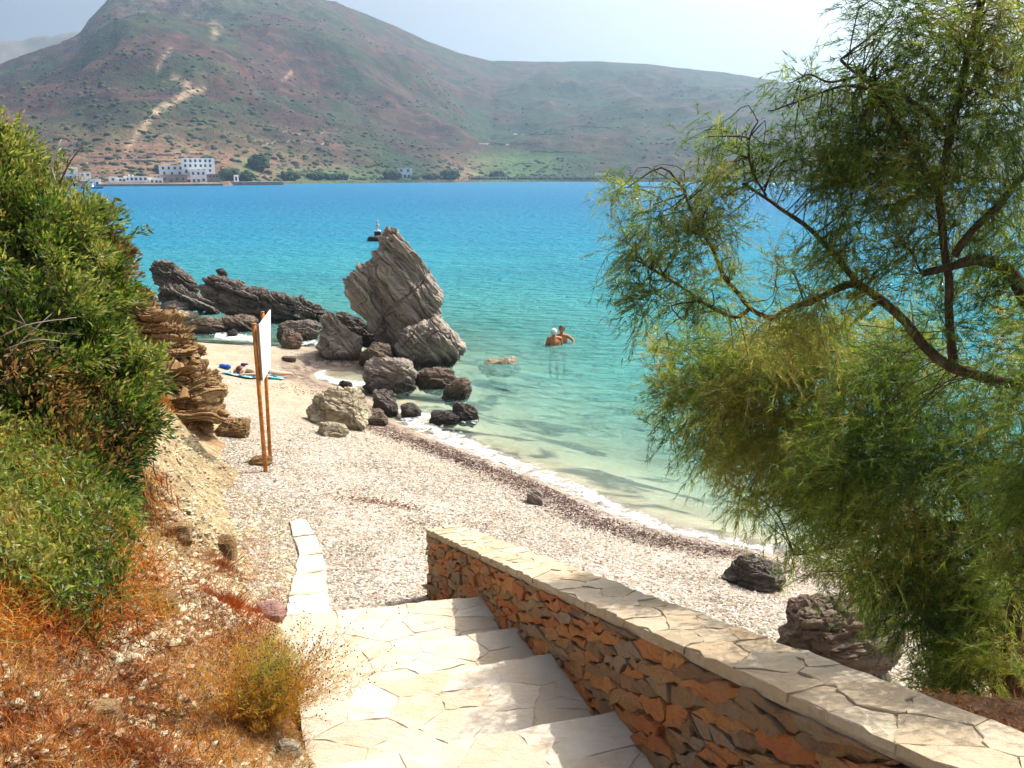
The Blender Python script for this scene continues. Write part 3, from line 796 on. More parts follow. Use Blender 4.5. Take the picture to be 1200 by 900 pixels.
b1 = loft(main, yH, 0.62, 220, 220); b2_ = loft(left, yH, 0.8, 140, 140, yoff=-0.35); b3 = loft(low, yH, 0.62, 140, 180, yoff=-0.9); b4 = loft(mid, yH, 0.5, 130, 150, yoff=-0.95)
me = rock_mesh('standing_rock', [(b[0], b[1]) for b in (b1, b2_, b3)], M['rock'], bedframe(R(-52), 0.25), 5, 1.7, 0.95, 5, 0.55)
tag(link('standing_rock', me), 'huge upright grey rock standing at the water edge, tallest of all', 'rock', 'rocks on and off the beach')

def slab_rock(secs_list, y, thick, mat, ang, seed, size, label, name='slab_rock', amp=1.0, tilt=0.3, offs=None, cuts=2, lay=1.0):
    bs = [loft(s_, y, th, 150, 110, p=0.6, yoff=(offs or [0] * 9)[i]) for i, (s_, th) in enumerate(zip(secs_list, thick))]
    me = rock_mesh(name, [(b[0], b[1]) for b in bs], mat, bedframe(ang, tilt), seed, size, amp, cuts, lay)
    return tag(link(name, me), label, 'rock', 'rocks on and off the beach')
k2 = (4.8, 150, 4.8, 290)
slab_rock([Zc([(147, 140, 160, 78), (175, 190, 215, 88), (235, 228, 285, 140), (320, 258, 345, 185), (390, 275, 385, 240)], *k2),
           Zc([(188, 300, 212, 212), (250, 318, 290, 222), (340, 345, 350, 250), (440, 358, 430, 290), (530, 362, 512, 335)], *k2)], 33, [0.8, 0.9], M['rock_dark'], R(-30), 21, 1.2,
          'dark tilted pair of slab rocks leaning left, farthest left in the water', offs=[0, -0.4], lay=1.5)
slab_rock([Zc([(436, 252, 440, 172), (490, 305, 520, 178), (560, 350, 590, 200), (680, 385, 680, 245), (800, 408, 780, 270), (900, 420, 890, 285), (1000, 425, 1000, 310), (1080, 415, 1080, 345), (1135, 400, 1115, 362)], *k2),
           Zc([(512, 195, 516, 125), (540, 200, 535, 140), (580, 205, 570, 175), (640, 235, 635, 205)], *k2)], 30.8, [0.75, 0.5], M['rock_dark'], R(-19), 22, 1.3,
          'long dark slab rock rising to the left with a dark fin on top', offs=[0, 0.5], lay=1.6)
slab_rock([Zc([(140, 62, 214, 30), (138, 95, 240, 62), (140, 135, 268, 95), (130, 180, 305, 130), (122, 225, 342, 172), (135, 265, 385, 215), (165, 305, 400, 250), (210, 330, 380, 300), (230, 350, 350, 330)], 5.217, 350, 5.217, 360)], 23.7, [0.62], M['rock'], R(-52), 23, 0.8,
          'pointed pale grey rock at the beach edge left of the huge rock', lay=0.8)
slab_rock([[(392, 376, 396, 367), (404, 392, 410, 370), (420, 402, 425, 377), (440, 408, 445, 392), (456, 412, 458, 402)]], 25.4, [0.9], M['rock_dark'], R(-25), 24, 0.8, 'dark shaded rock wedged between the pointed rock and the huge rock', lay=1.0)  # shadow of the huge rock put into the colour by the darker material

def boulder(x0, y0, x1, y1, mat, seed, label, ang=0.0, sink=0.3, deep=0.75, tilt=0.0, amp=1.0, y_at=None, name='boulder', lay=0.8, cuts=9, pw=0.8, res=(64, 90), grp='rocks on and off the beach'):
    cx = (x0 + x1) / 2
    g = hit(cx, y1, fn=gz_beach) if y_at is None else at_y(cx, y1, y_at)
    Wd = (x1 - x0) / FOC * np.linalg.norm(g - [0, 0, CAM_H]) * 0.98
    yc = g[1] + Wd * deep * 0.30
    top = at_y(cx, y0, yc)[2]; xc = at_y(cx, y1, yc)[0]
    Hh = top - g[2]
    nu, nv = res
    ph = np.linspace(-math.pi / 2, math.pi / 2, nu)[:, None]; th = np.linspace(0, 2 * math.pi, nv, endpoint=False)[None, :]
    sg = lambda q: np.sign(q) * np.abs(q) ** pw
    U = np.stack([sg(np.cos(ph)) * sg(np.cos(th)), sg(np.cos(ph)) * sg(np.sin(th)), sg(np.sin(ph)) * np.ones_like(th)], -1).reshape(-1, 3)
    hz = Hh * (1 + sink) / 2
    V = U * np.array([Wd / 2, Wd * deep / 2, hz])
    if tilt: V[:, 2] += V[:, 0] * math.tan(tilt) * 0.6
    c = np.array([xc, yc, top - hz])
    V = V + c
    F = grid_faces(nu, nv, True); N_ = normals(V, F)
    if ((V - c) * N_).sum() < 0: N_ = -N_; F = F[:, ::-1]
    V2, B_ = weather(V, N_, c, max(Wd, Hh) * 0.62, bedframe(ang, 0.3), seed, 0.9 * amp, cuts, lay)
    me = mesh_np(name, V2, F, M[mat], False, {'bed': ('FLOAT_VECTOR', B_ + seed)})
    return tag(link(name, me), label, 'rock', grp)
BL = [
 (421, 403, 463, 432, 'rock_brown', 'brown jagged boulder wedged under the huge rock', -25, .75, 0),
 (421, 420, 487, 459, 'rock', 'big rounded grey brown boulder in front of the huge rock', -20, .75, 0),
 (486, 433, 535, 455, 'rock_brown', 'flat craggy brown boulder at the water right of the rounded boulder', -12, .8, 0),
 (519, 444, 554, 468, 'rock_brown', 'smooth tilted boulder out in the shallows, rising to the right', 32, .6, 0.42),
 (433, 456, 469, 487, 'rock_dark', 'dark grey boulder between the pale boulder and the surf', -35, .8, 0),
 (470, 472, 494, 490, 'rock_dark', 'small dark boulder with surf breaking on it', -30, .8, -0.3),
 (500, 482, 541, 497, 'rock_dark', 'low dark boulder lying in the surf, left one of two touching', 8, .6, 0),
 (528, 473, 561, 494, 'rock_dark', 'low dark boulder in the surf, touching another on its left', -28, .6, -0.25),
 (361, 458, 437, 500, 'rock_pale', 'large pale boulder with flat lit top on the pebble beach', -18, .8, -0.1),
 (418, 481, 455, 498, 'rock_brown', 'brown block against the right foot of the pale boulder', 8, .8, 0),
 (371, 497, 408, 512, 'rock_pale', 'small flat pale rock in front of the large pale boulder', -5, .8, 0),
 (397, 446, 414, 456, 'rock_dark', 'little black rock at the swash behind the pale boulder', 0, .8, 0),
 (324, 377, 376, 400, 'rock_dark', 'dark brown block in the water right of the sign board', -4, .8, 0),
 (331, 389, 354, 408, 'rock_brown', 'small dark brown rock before the block right of the sign', -20, .8, 0),
 (188, 352, 224, 370, 'rock', 'grey layered rock under the leaning slabs', 5, .8, 0),
 (190, 366, 231, 382, 'rock_pale', 'pale flat rock in front of the leaning slabs', -3, .8, 0),
 (156, 342, 186, 362, 'rock_dark', 'dark low rock left of the leaning slabs, next to the bush', -25, .8, 0),
 (225, 372, 268, 390, 'rock_brown', 'brown reef rock at the left edge of the little cove', -15, .8, 0),
 (258, 371, 304, 388, 'rock_brown', 'brown jagged reef rock behind the surf of the little cove', -30, .8, 0),
 (266, 386, 278, 395, 'rock_dark', 'tiny black rock amid the surf of the little cove', 0, .8, 0),
 (850, 655, 918, 690, 'rock_dark', 'dark blue grey rock lying on the beach below the tree', -12, .7, 0),
 (915, 704, 1045, 795, 'rock_brown', 'large layered brown rock just behind the stone wall', 14, .8, 0),
 (616, 573, 638, 591, 'rock', 'fist sized grey stone alone near the seaweed line', -30, .8, 0),
 (255, 492, 300, 512, 'rock_ochre', 'flat ochre rock at the foot of the bank behind the sign', -4, .7, 0),
 (292, 535, 318, 545, 'rock_ochre', 'low ochre rock at the foot of the sign posts', 5, .7, 0),
 (330, 418, 348, 424, 'rock_brown', 'low brown rock on the sand at the cove edge', 0, .8, 0),
 (560, 410, 614, 426, 'rock_pale', 'pale rock just under the water right of the huge rock', 0, .8, 0),
]
for i, (x0, y0, x1, y1, mt, lb, an, dp, tl) in enumerate(BL):
    boulder(x0, y0, x1, y1, mt, 40 + i * 3, lb, R(an), 0.35, dp, tl, amp=1.15, res=(100, 130) if (x1 - x0) > 45 else (60, 80), lay=0.6, cuts=13, pw=0.7)

# rocky outcrop of the bank, thin ochre beds
sec = Zc([(-90, 20, 95, 45), (-90, 110, 200, 160), (-90, 200, 310, 240), (-90, 260, 370, 330), (-90, 330, 365, 400), (-90, 400, 365, 470), (-90, 470, 360, 540), (-90, 540, 350, 590)], 5, 150, 5, 340)
slab_rock([sec,
           Zc([(220, 450, 390, 455), (220, 490, 460, 510), (220, 550, 485, 570), (220, 620, 460, 600), (220, 680, 440, 650)], 5, 150, 5, 340),
           Zc([(220, 620, 430, 620), (210, 680, 490, 670), (210, 740, 515, 715), (230, 800, 490, 775), (260, 870, 440, 845)], 5, 150, 5, 340)], 13.4, [0.55, 0.9, 0.9], M['rock_ochre'], R(-6), 71, 0.95,
          'ochre outcrop of thin rock beds at the end of the overgrown bank', 'rock_outcrop', 1.15, 0.2, [0.3, -0.25, -0.45], 1, 2.2)

# islet with the statue beacon behind the great rock
yb = 69.0
q0 = at_z(441, 281.5, 0.0)
uw = [o_ for o_ in bpy.data.objects if o_.get('label', '').startswith('pale rock just under')][0]; uw.location.z = -0.26
V_ = boulder(429, 277, 452, 283, 'rock_dark', 301, 'tiny dark islet rock behind the top of the huge rock', 0, 0.5, 0.8, 0, name='islet_rock')
kk = q0[1] / FOC
base = at_y(443, 278.5, q0[1] + 0.5)
t_ = thing('statue', 'small pale statue on a dark two tier pedestal standing on the tiny islet', 'statue', tuple(base))
M['dark_paint'] = mat_simple('dark_pedestal', (0.02, 0.022, 0.028), 0.5); M['silver'] = mat_simple('pale_metal', (0.55, 0.58, 0.6), 0.4)
m = MB(); m.box(base + [0, 0, 0.05 * 7 * kk * 10], (7.4 * kk, 7.4 * kk, 7 * kk)); m.build('pedestal', M['dark_paint'], t_)
m = MB(); m.box(base + [0, 0, 6.2 * kk], (6 * kk, 6 * kk, 3.2 * kk)); m.box(base + [0, 0, 8.0 * kk], (6.4 * kk, 6.4 * kk, 0.7 * kk)); m.build('plinth', M['white'], t_)
m = MB(); b_ = base + np.array([0, 0, 8.2 * kk])
m.lathe(b_, [(1.6 * kk, 0), (1.5 * kk, 2 * kk), (1.15 * kk, 4.2 * kk), (1.5 * kk, 6.2 * kk), (1.55 * kk, 7.4 * kk), (0.6 * kk, 8.4 * kk), (0.55 * kk, 8.9 * kk)], 14)
m.lathe(b_ + [0, 0, 8.8 * kk], [(0.3 * kk, 0), (1.0 * kk, 0.6 * kk), (1.25 * kk, 1.5 * kk), (1.0 * kk, 2.5 * kk), (0.2 * kk, 3 * kk)], 14)
m.tube([b_ + [-1.4 * kk, 0, 7.2 * kk], b_ + [-2.1 * kk, -0.6 * kk, 5.4 * kk], b_ + [-1.3 * kk, -1.5 * kk, 4.6 * kk]], [0.5 * kk, 0.45 * kk, 0.35 * kk], 8)
m.tube([b_ + [1.4 * kk, 0, 7.2 * kk], b_ + [1.9 * kk, -0.3 * kk, 5.2 * kk], b_ + [1.5 * kk, -0.6 * kk, 3.4 * kk]], [0.5 * kk, 0.45 * kk, 0.35 * kk], 8)
m.build('figure', M['silver'], t_, True)

# ------------------------------------------------------------------ stone stairs and wall
def clip_poly(poly, p, nrm):
    out = []
    for i in range(len(poly)):
        a, b = poly[i], poly[(i + 1) % len(poly)]
        da, db = (a - p) @ nrm, (b - p) @ nrm
        if da <= 0: out.append(a)
        if da * db < 0: out.append(a + (b - a) * da / (da - db))
    return out
def voronoi(outline, sites, metric=np.eye(2)):
    """cells of sites inside a convex outline, distances under a linear metric"""
    T = metric; So = sites @ T.T; O = [T @ q for q in outline]; Ti = np.linalg.inv(T); cells = []
    for i in range(len(So)):
        poly = list(O); dd = np.linalg.norm(So - So[i], axis=1); order = np.argsort(dd)[1:28]
        for j in order:
            poly = clip_poly(poly, (So[i] + So[j]) / 2, So[j] - So[i])
            if len(poly) < 3: break
        cells.append([Ti @ q for q in poly] if len(poly) >= 3 else None)
    return cells
def spread(outline_fn, n, bounds, metric, rg, tries=30):
    """poisson-like sites under the metric"""
    pts = []
    for _ in range(n):
        best, bd = None, -1
        for k in range(tries):
            q = np.array([rg.uniform(*bounds[0]), rg.uniform(*bounds[1])])
            if not outline_fn(q): continue
            d_ = min([np.linalg.norm(metric @ (q - p)) for p in pts], default=9)
            if d_ > bd: bd, best = d_, q
        if best is not None: pts.append(best)
    return np.array(pts)
def slab(poly, gap, thick, frame, rg, rough=0.004, bevel=0.008, proud=0.0, tilt=0.0):
    """a stone slab over a polygon: frame(u, v, h) gives the place in space"""
    poly = np.array(poly); c = poly.mean(0)
    e = []
    L = len(poly)
    for i in range(L):
        a, b = poly[i], poly[(i + 1) % L]; l_ = np.linalg.norm(b - a)
        if l_ < 0.012: continue
        k = max(1, min(4, int(l_ / 0.045)))
        for j in range(k):
            q = a + (b - a) * j / k
            e.append(q + (rg.standard_normal(2) * rough if j else rg.standard_normal(2) * rough * 0.4))
    e = np.array(e)
    if len(e) < 3: return None
    def inset(P_, g):
        d_ = c - P_; l_ = np.linalg.norm(d_, axis=1)[:, None]
        return P_ + d_ / l_ * np.minimum(g * 1.2, l_ * 0.5)
    e0 = inset(e, gap / 2); e1 = inset(e, gap / 2 + bevel)
    n_ = len(e0); V = []
    tx, ty = rg.normal(0, tilt), rg.normal(0, tilt)
    for q in e0: V.append(frame(q[0], q[1], -thick))
    for q in e0: V.append(frame(q[0], q[1], proud - bevel * 0.8 + (q - c) @ np.array([tx, ty])))
    for q in e1: V.append(frame(q[0], q[1], proud + (q - c) @ np.array([tx, ty]) + rg.normal(0, rough * 0.35)))
    V.append(frame(c[0], c[1], proud + rg.normal(0, rough * 0.5)))
    F = []
    for i in range(n_):
        j = (i + 1) % n_
        F += [(i, j, n_ + j, n_ + i), (n_ + i, n_ + j, 2 * n_ + j, 2 * n_ + i), (2 * n_ + i, 2 * n_ + j, 3 * n_)]
    return np.array(V), F

n = NT('pale_flagstone'); tc = n.pos(); oi = n.n('ShaderNodeObjectInfo').outputs['Random']
base_c = n.ramp(oi, [(0.0, (0.43, 0.375, 0.29)), (0.25, (0.50, 0.445, 0.355)), (0.5, (0.53, 0.48, 0.395)), (0.8, (0.47, 0.395, 0.285)), (1.0, (0.56, 0.52, 0.44))])
c = n.mix(n.mrange(n.noise(tc, 5, 6, 0.65), 0.48, 0.7, 0, 0.5), base_c, (0.42, 0.29, 0.15))
c = n.mix(n.mrange(n.noise(n.scale(tc, (1, 2.5, 1)), 16, 6, 0.7), 0.5, 0.75, 0, 0.4), c, (0.40, 0.36, 0.29))
c = n.mix(n.mrange(n.noise(tc, 55, 4, 0.8), 0.64, 0.72, 0, 0.6), c, (0.24, 0.18, 0.12))
c = n.mix(n.mrange(n.noise(n.scale(tc, (1, 3, 1)), 3.0, 7, 0.75), 0.55, 0.68, 0, 0.45), c, (0.46, 0.33, 0.19))
h = n.math('ADD', n.noise(n.scale(tc, (1, 2, 1)), 9, 6, 0.65), n.math('MULTIPLY', n.noise(tc, 70, 4, 0.7), 0.3))
M['flag'] = n.done(n.pbsdf(c, 0.75, n.bump(h, 0.8, 0.02), 0.25))
M['coping'] = M['flag'].copy(); M['coping'].name = 'tan_coping_stone'
for e_, q_ in zip([x for x in M['coping'].node_tree.nodes if x.type == 'VALTORGB'][0].color_ramp.elements, ((0.36, 0.29, 0.19), (0.45, 0.37, 0.26), (0.48, 0.41, 0.30), (0.42, 0.31, 0.19), (0.50, 0.44, 0.34))): e_.color = (*q_, 1)
n = NT('rusty_wall_stone'); tc = n.pos(); oi = n.n('ShaderNodeObjectInfo').outputs['Random']
base_c = n.ramp(oi, [(0.0, (0.283, 0.189, 0.112)), (0.12, (0.378, 0.283, 0.177)), (0.24, (0.496, 0.283, 0.130)), (0.36, (0.354, 0.283, 0.212)), (0.46, (0.590, 0.236, 0.083)), (0.64, (0.330, 0.224, 0.130)), (0.74, (0.620, 0.283, 0.094)), (0.86, (0.543, 0.177, 0.059)), (1.0, (0.519, 0.366, 0.201))], 'CONSTANT')
c = n.mix(n.mrange(n.noise(tc, 11, 6, 0.7), 0.42, 0.66, 0, 0.55), base_c, (0.566, 0.248, 0.083))
c = n.mix(n.mrange(n.noise(tc, 30, 6, 0.7), 0.5, 0.72, 0, 0.55), c, (0.165, 0.118, 0.083))
c = n.mix(n.mrange(n.noise(tc, 6, 6, 0.7), 0.52, 0.7, 0, 0.5), c, (0.425, 0.342, 0.236))
h = n.math('ADD', n.noise(n.scale(tc, (2, 1, 2)), 14, 7, 0.7), n.math('MULTIPLY', n.noise(tc, 90, 4, 0.7), 0.25))
M['wallstone'] = n.done(n.pbsdf(c, 0.8, n.bump(h, 1.0, 0.045), 0.25))
n = NT('mortar'); tc = n.pos()
c = n.ramp(n.noise(tc, 20, 5, 0.7), [(0.3, (0.10, 0.06, 0.035)), (0.7, (0.20, 0.13, 0.08))])
M['mortar'] = n.done(n.pbsdf(c, 0.95, n.bump(n.noise(tc, 60, 4), 0.6, 0.01), 0.1))
n = NT('pale_mortar'); tc = n.pos()
c = n.ramp(n.noise(tc, 20, 5, 0.7), [(0.3, (0.34, 0.27, 0.19)), (0.7, (0.48, 0.41, 0.32))])
M['mortar_pale'] = n.done(n.pbsdf(c, 0.95, n.bump(n.noise(tc, 60, 4), 0.6, 0.01), 0.1))

WU = np.array([-0.318, 0.948]); WV = np.array([-0.948, -0.318])          # down the flight / to the left
O0 = np.array([-0.226, 5.9])
def st(u, v): return O0 + WU * u + WV * v
NOS = [0.0, -0.82, -1.47, -2.33, -3.15, -4.0, -4.9]
ZT = [2.10, 2.28, 2.46, 2.64, 2.82, 3.0, 3.2]
stairs = thing('stone_stairs', 'wide pale flagstone stairs leading down to the pebble beach', 'stairs', (O0[0], O0[1], 2.0))
rg = np.random.default_rng(3)
for i in range(6):
    u1, u0 = NOS[i], NOS[i + 1]; zt = ZT[i]
    wl = 1.47 if i else 1.53
    # body of the step
    c4 = [st(u0 - 0.25, -0.03), st(u1 - 0.012, -0.03), st(u1 + (0.15 if i == 0 else 0.03), wl - 0.02), st(u0 - 0.25, wl - 0.02)]
    V = [(q[0], q[1], zt - 0.0035 - 0.004 * k) for k in (0,) for q in c4] + [(q[0], q[1], zt - 0.75) for q in c4]
    m = MB(); m.add(V, [(0, 1, 2, 3)[::-1], (7, 6, 5, 4)[::-1], (0, 1, 5, 4), (1, 2, 6, 5), (2, 3, 7, 6), (3, 0, 4, 7)])
    m.build('step', M['mortar_pale'], stairs)
    ul = u1 + (0.16 if i == 0 else 0.04)
    out = [np.array(q) for q in ((u0 - 0.03, 0.0), (u1, 0.0), (ul, wl), (u0 - 0.03, wl))]
    nst = int((u1 - u0) * wl / 0.062)
    met = np.diag([1.15, 0.85])
    sites = spread(lambda q: True, nst, ((u0 + 0.02, u1 - 0.05), (0.06, wl - 0.06)), met, rg, 12)
    for cell in voronoi(out, sites, met):
        if cell is None: continue
        r_ = slab(cell, 0.003, 0.028, lambda u, v, h, zt=zt: (*st(u, v), zt + h), rg, 0.006, 0.0025, 0.001 + rg.normal(0, 0.0012), 0.003)
        if r_ is None: continue
        link('flagstone', mesh_np('flagstone', r_[0], r_[1], M['flag'], False), stairs)

# retaining wall: inner face runs from the far end towards the viewer
WA, WB = np.array([-0.82, 7.66]), np.array([1.555, 0.58])
WD = (WB - WA) / np.linalg.norm(WB - WA); WLn = np.linalg.norm(WB - WA); WN = np.array([WD[1], -WD[0]])   # WN: towards the stairs
if WN[0] > 0: WN = -WN
def topz(a): return 1.86 + 1.86 * a / 6.09
wall = thing('retaining_wall', 'rust coloured rubble stone wall with pale flagstone coping beside the stairs', 'wall', (WA[0], WA[1], 1.2))
def wp(a, off, z): q = WA + WD * a + WN * off; return (q[0], q[1], z)
m = MB()
V = []
for a in np.linspace(0.01, WLn, 24):
    for off, z in ((-0.012, 0.6), (-0.012, topz(a) - 0.045), (-0.315, topz(a) - 0.045), (-0.315, 0.6)): V.append(wp(a, off, z))
F = [tuple(f) for f in grid_faces(24, 4, True)] + [(0, 1, 2, 3)]
m.add(V, F); m.build('wall_core', M['mortar'], wall)
def stepz(a):
    q = WA + WD * a; u = (q - O0) @ WU
    if u > 0: return 1.1
    for i in range(6):
        if u >= NOS[i + 1]: return ZT[i]
    return ZT[-1]
sl = math.atan2(1.86, 6.09)
rot = np.array([[math.cos(sl + 0.10), math.sin(sl + 0.10)], [-math.sin(sl + 0.10), math.cos(sl + 0.10)]])
met = np.diag([0.24, 1.0]) @ rot
okf = lambda q: stepz(q[0]) - 0.03 < q[1] < topz(q[0]) - 0.05
amax = 6.7
cmax = 6.6
out = [np.array(q) for q in ((0.0, 0.9), (amax, 0.9), (amax, topz(amax) - 0.045), (0.0, topz(0) - 0.045))]
sites = spread(okf, 296, ((0.02, amax), (1.1, 3.9)), met, rg, 14)
# sites below the steps keep the cells from stretching downwards
extra = np.array([[a, stepz(a) - 0.09] for a in np.arange(0, amax, 0.11)])
cells = voronoi(out, np.vstack([sites, extra]), met)[:len(sites)]
for cell in cells:
    if cell is None: continue
    r_ = slab(cell, 0.007, 0.05, lambda a, z, h: wp(a, h, z), rg, 0.012, 0.005, 0.010 + max(-0.008, rg.normal(0, 0.007)), 0.055)
    if r_: link('stone', mesh_np('wall_stone', r_[0], r_[1], M['wallstone'], False), wall)
m = MB(); V = []
for a in np.linspace(-0.01, cmax, 24):
    for off, z in ((0.0, topz(a) - 0.044), (0.0, topz(a) + 0.006), (-0.322, topz(a) + 0.006), (-0.322, topz(a) - 0.044)): V.append(wp(a, off, z))
m.add(V, [tuple(f) for f in grid_faces(24, 4, True)] + [(0, 1, 2, 3)]); m.build('coping_bed', M['mortar_pale'], wall)
# coping slabs, each a little proud of the wall
out = [np.array(q) for q in ((-0.02, -0.33), (cmax, -0.33), (cmax, 0.008), (-0.02, 0.008))]
met = np.diag([0.8, 1.0])
sites = spread(lambda q: True, 64, ((0.05, cmax), (-0.31, -0.03)), met, rg, 25)
for cell in voronoi(out, sites, met):
    if cell is None: continue
    r_ = slab(cell, 0.005, 0.034, lambda a, f, h: wp(a, f, topz(a) + 0.012 + h), rg, 0.008, 0.003, 0.002 + rg.normal(0, 0.002), 0.008)
    if r_: link('coping_stone', mesh_np('coping_stone', r_[0], r_[1], M['coping'], False), wall)
# kerb stones running on from the landing along the left
kerb = thing('stone_kerb', 'line of pale flat kerb stones running down the beach from the stairs', 'kerb', tuple(hit(360, 660)))
cl = [hit(x, y) for x, y in ((352, 700), (371, 684), (362, 652), (350, 625), (341, 611))]
for i, (quad, lift) in enumerate([(((338, 702), (385, 698), (388, 722), (334, 726)), .035), (((343, 678), (383, 672), (386, 697), (338, 701)), .035), (((350, 655), (378, 652), (383, 671), (346, 677)), .03), (((344, 632), (370, 629), (378, 651), (351, 654)), .03), (((338, 613), (358, 611), (369, 628), (343, 631)), .03)]):
    G = [hit(*q) for q in quad]; zz = np.mean([g_[2] for g_ in G]) + lift
    pts = [np.array([g_[0], g_[1]]) for g_ in G]
    zs = {k: G[k][2] for k in range(4)}
    A_ = np.c_[np.array(pts), np.ones(4)]; pl = np.linalg.lstsq(A_, np.array([g_[2] for g_ in G]), rcond=None)[0]
    r_ = slab(pts[::-1], 0.01, 0.3, lambda x, y, h, pl=pl, lift=lift: (x, y, pl[0] * x + pl[1] * y + pl[2] + lift + h), rg, 0.008, 0.012)
    if r_: link('kerb_stone', mesh_np('kerb_stone', r_[0], r_[1], M['flag'], False), kerb)

# ------------------------------------------------------------------ notice board on two posts
M['rust'] = mat_simple('rusty_post', (0.42, 0.17, 0.035), 0.75, 0.35, 20, 0.3, 0.3)
M['board'] = mat_simple('white_board', (0.82, 0.82, 0.83), 0.45, 0.02, 2.0)
M['board_edge'] = mat_simple('board_edge', (0.25, 0.10, 0.05), 0.8)
M['print'] = mat_simple('faded_print', (0.40, 0.42, 0.48), 0.6)
f0 = hit(311.5, 553); f1 = hit(316, 536)
dF, dB = f0[1], f0[1] + 0.62
pf_t = at_y(297.5, 380, dF); pb_t = at_y(307.5, 366, dB); pb_b = at_y(316.2, 537, dB)
sign = thing('notice_board', 'white notice board on two rusty posts seen nearly edge on', 'sign', tuple(f0))
for (a, b, r_) in ((f0, pf_t, 0.030), (pb_b, pb_t, 0.027)):
    m = MB(); a = np.array(a) - [0, 0, 0.35]; m.tube([a, a + (np.array(b) - a) * 0.5, b], [r_] * 3, 14); m.build('post', M['rust'], sign, True)
    m = MB(); m.tube([np.array(b), np.array(b) + [0, 0, 0.012]], [r_ * 1.12] * 2, 14); m.build('post_cap', M['rust'], sign, True)
c0 = at_y(303.0, 380.5, dF - 0.03); c1 = at_y(316.2, 363, dB + 0.05); c2 = at_y(316.2, 431, dB + 0.05); c3 = at_y(307.5, 446, dF - 0.03)
Q = [np.array(q) for q in (c0, c1, c2, c3)]
nn = np.cross(Q[1] - Q[0], Q[3] - Q[0]); nn /= np.linalg.norm(nn)
if nn[0] < 0: nn = -nn
m = MB(); V = [q + nn * h for h in (0, 0.012) for q in Q]
m.add(V, [(0, 1, 2, 3), (4, 7, 6, 5), (0, 4, 5, 1), (1, 5, 6, 2), (2, 6, 7, 3), (3, 7, 4, 0)]); m.build('board', M['board'], sign)
for a, b in ((0, 3), (1, 2)):
    m = MB(); m.tube([Q[a] - nn * 0.012, Q[b] - nn * 0.012], 0.014, 4); m.build('board_rail', M['board_edge'], sign)
for k in range(9):                                      # faint unreadable lines of print
    t0 = 0.12 + k * 0.085
    a = Q[0] + (Q[3] - Q[0]) * t0; b = Q[1] + (Q[2] - Q[1]) * t0
    p_, q_ = a + (b - a) * 0.12, a + (b - a) * random.uniform(0.6, 0.88); dz = (Q[3] - Q[0]) * 0.022
    m = MB(); m.add([p_ + nn * 0.0145, q_ + nn * 0.0145, q_ + dz + nn * 0.0145, p_ + dz + nn * 0.0145], [(0, 1, 2, 3)]); m.build('print_line', M['print'], sign)

# ------------------------------------------------------------------ people
M['skin_tan'] = mat_simple('tanned_skin', (0.42, 0.15, 0.06), 0.5, 0.06, 3.0, 0.4)
M['skin_light'] = mat_simple('light_skin', (0.58, 0.34, 0.23), 0.55, 0.06, 3.0, 0.4)
M['hair_dark'] = mat_simple('dark_hair', (0.022, 0.014, 0.01), 0.5, 0.3, 30)
M['hair_brown'] = mat_simple('brown_hair', (0.08, 0.03, 0.015), 0.5, 0.3, 30)
M['hair_white'] = mat_simple('white_hair', (0.72, 0.70, 0.64), 0.6, 0.1, 30)
M['eye'] = mat_simple('eye', (0.03, 0.02, 0.015), 0.2)
M['black_cloth'] = mat_simple('dark_cloth', (0.025, 0.028, 0.04), 0.8, 0.2, 30)
def sph(c, r, sq=(1, 1, 1), n=14):
    ph = np.linspace(-math.pi / 2, math.pi / 2, n)[:, None]; th = np.linspace(0, 2 * math.pi, n * 2, endpoint=False)[None]
    V = np.stack([np.cos(ph) * np.cos(th) * r * sq[0], np.cos(ph) * np.sin(th) * r * sq[1], np.sin(ph) * np.ones_like(th) * r * sq[2]], -1).reshape(-1, 3) + np.array(c)
    return V, grid_faces(n, n * 2, True)
def body_mesh(name, chains, balls, mat, vox=0.011):
    """limbs as tapered capsules and swellings, fused into one continuous skin"""
    V, F, k = [], [], 0
    for P_, r_ in chains:
        m = MB(); n_ = max(len(P_) * 4, 8); Q_ = spline(P_, n_) if len(P_) > 2 else np.array([np.array(P_[0]) + (np.array(P_[1]) - np.array(P_[0])) * t for t in np.linspace(0, 1, n_)])
        rr_ = np.interp(np.linspace(0, len(P_) - 1, n_), np.arange(len(P_)), r_); m.tube(Q_, rr_, 12)
        V += m.v; F += [tuple(i + k for i in f) for f in m.f]; k += m.n
        for e, q in ((0, Q_[0]), (-1, Q_[-1])):
            v_, f_ = sph(q, rr_[e] * 0.99, n=8); V.append(v_); F += [tuple(int(i) + k for i in f) for f in f_]; k += len(v_)
    for c, r_, sq in balls:
        v_, f_ = sph(c, r_, sq, 12); V.append(v_); F += [tuple(int(i) + k for i in f) for f in f_]; k += len(v_)
    me = mesh_np(name, np.concatenate(V), F, mat, True)
    o = link(name, me)
    md = o.modifiers.new('fuse', 'REMESH'); md.mode = 'VOXEL'; md.voxel_size = vox; md.use_smooth_shade = True
    sm = o.modifiers.new('smooth', 'SMOOTH'); sm.iterations = 5; sm.factor = 0.5
    dg = bpy.context.evaluated_depsgraph_get(); ev = o.evaluated_get(dg)
    me2 = bpy.data.meshes.new_from_object(ev); me2.name = name
    o.modifiers.clear(); o.data = me2
    me2.materials.clear(); me2.materials.append(mat)
    for p in me2.polygons: p.use_smooth = True
    return me2, o
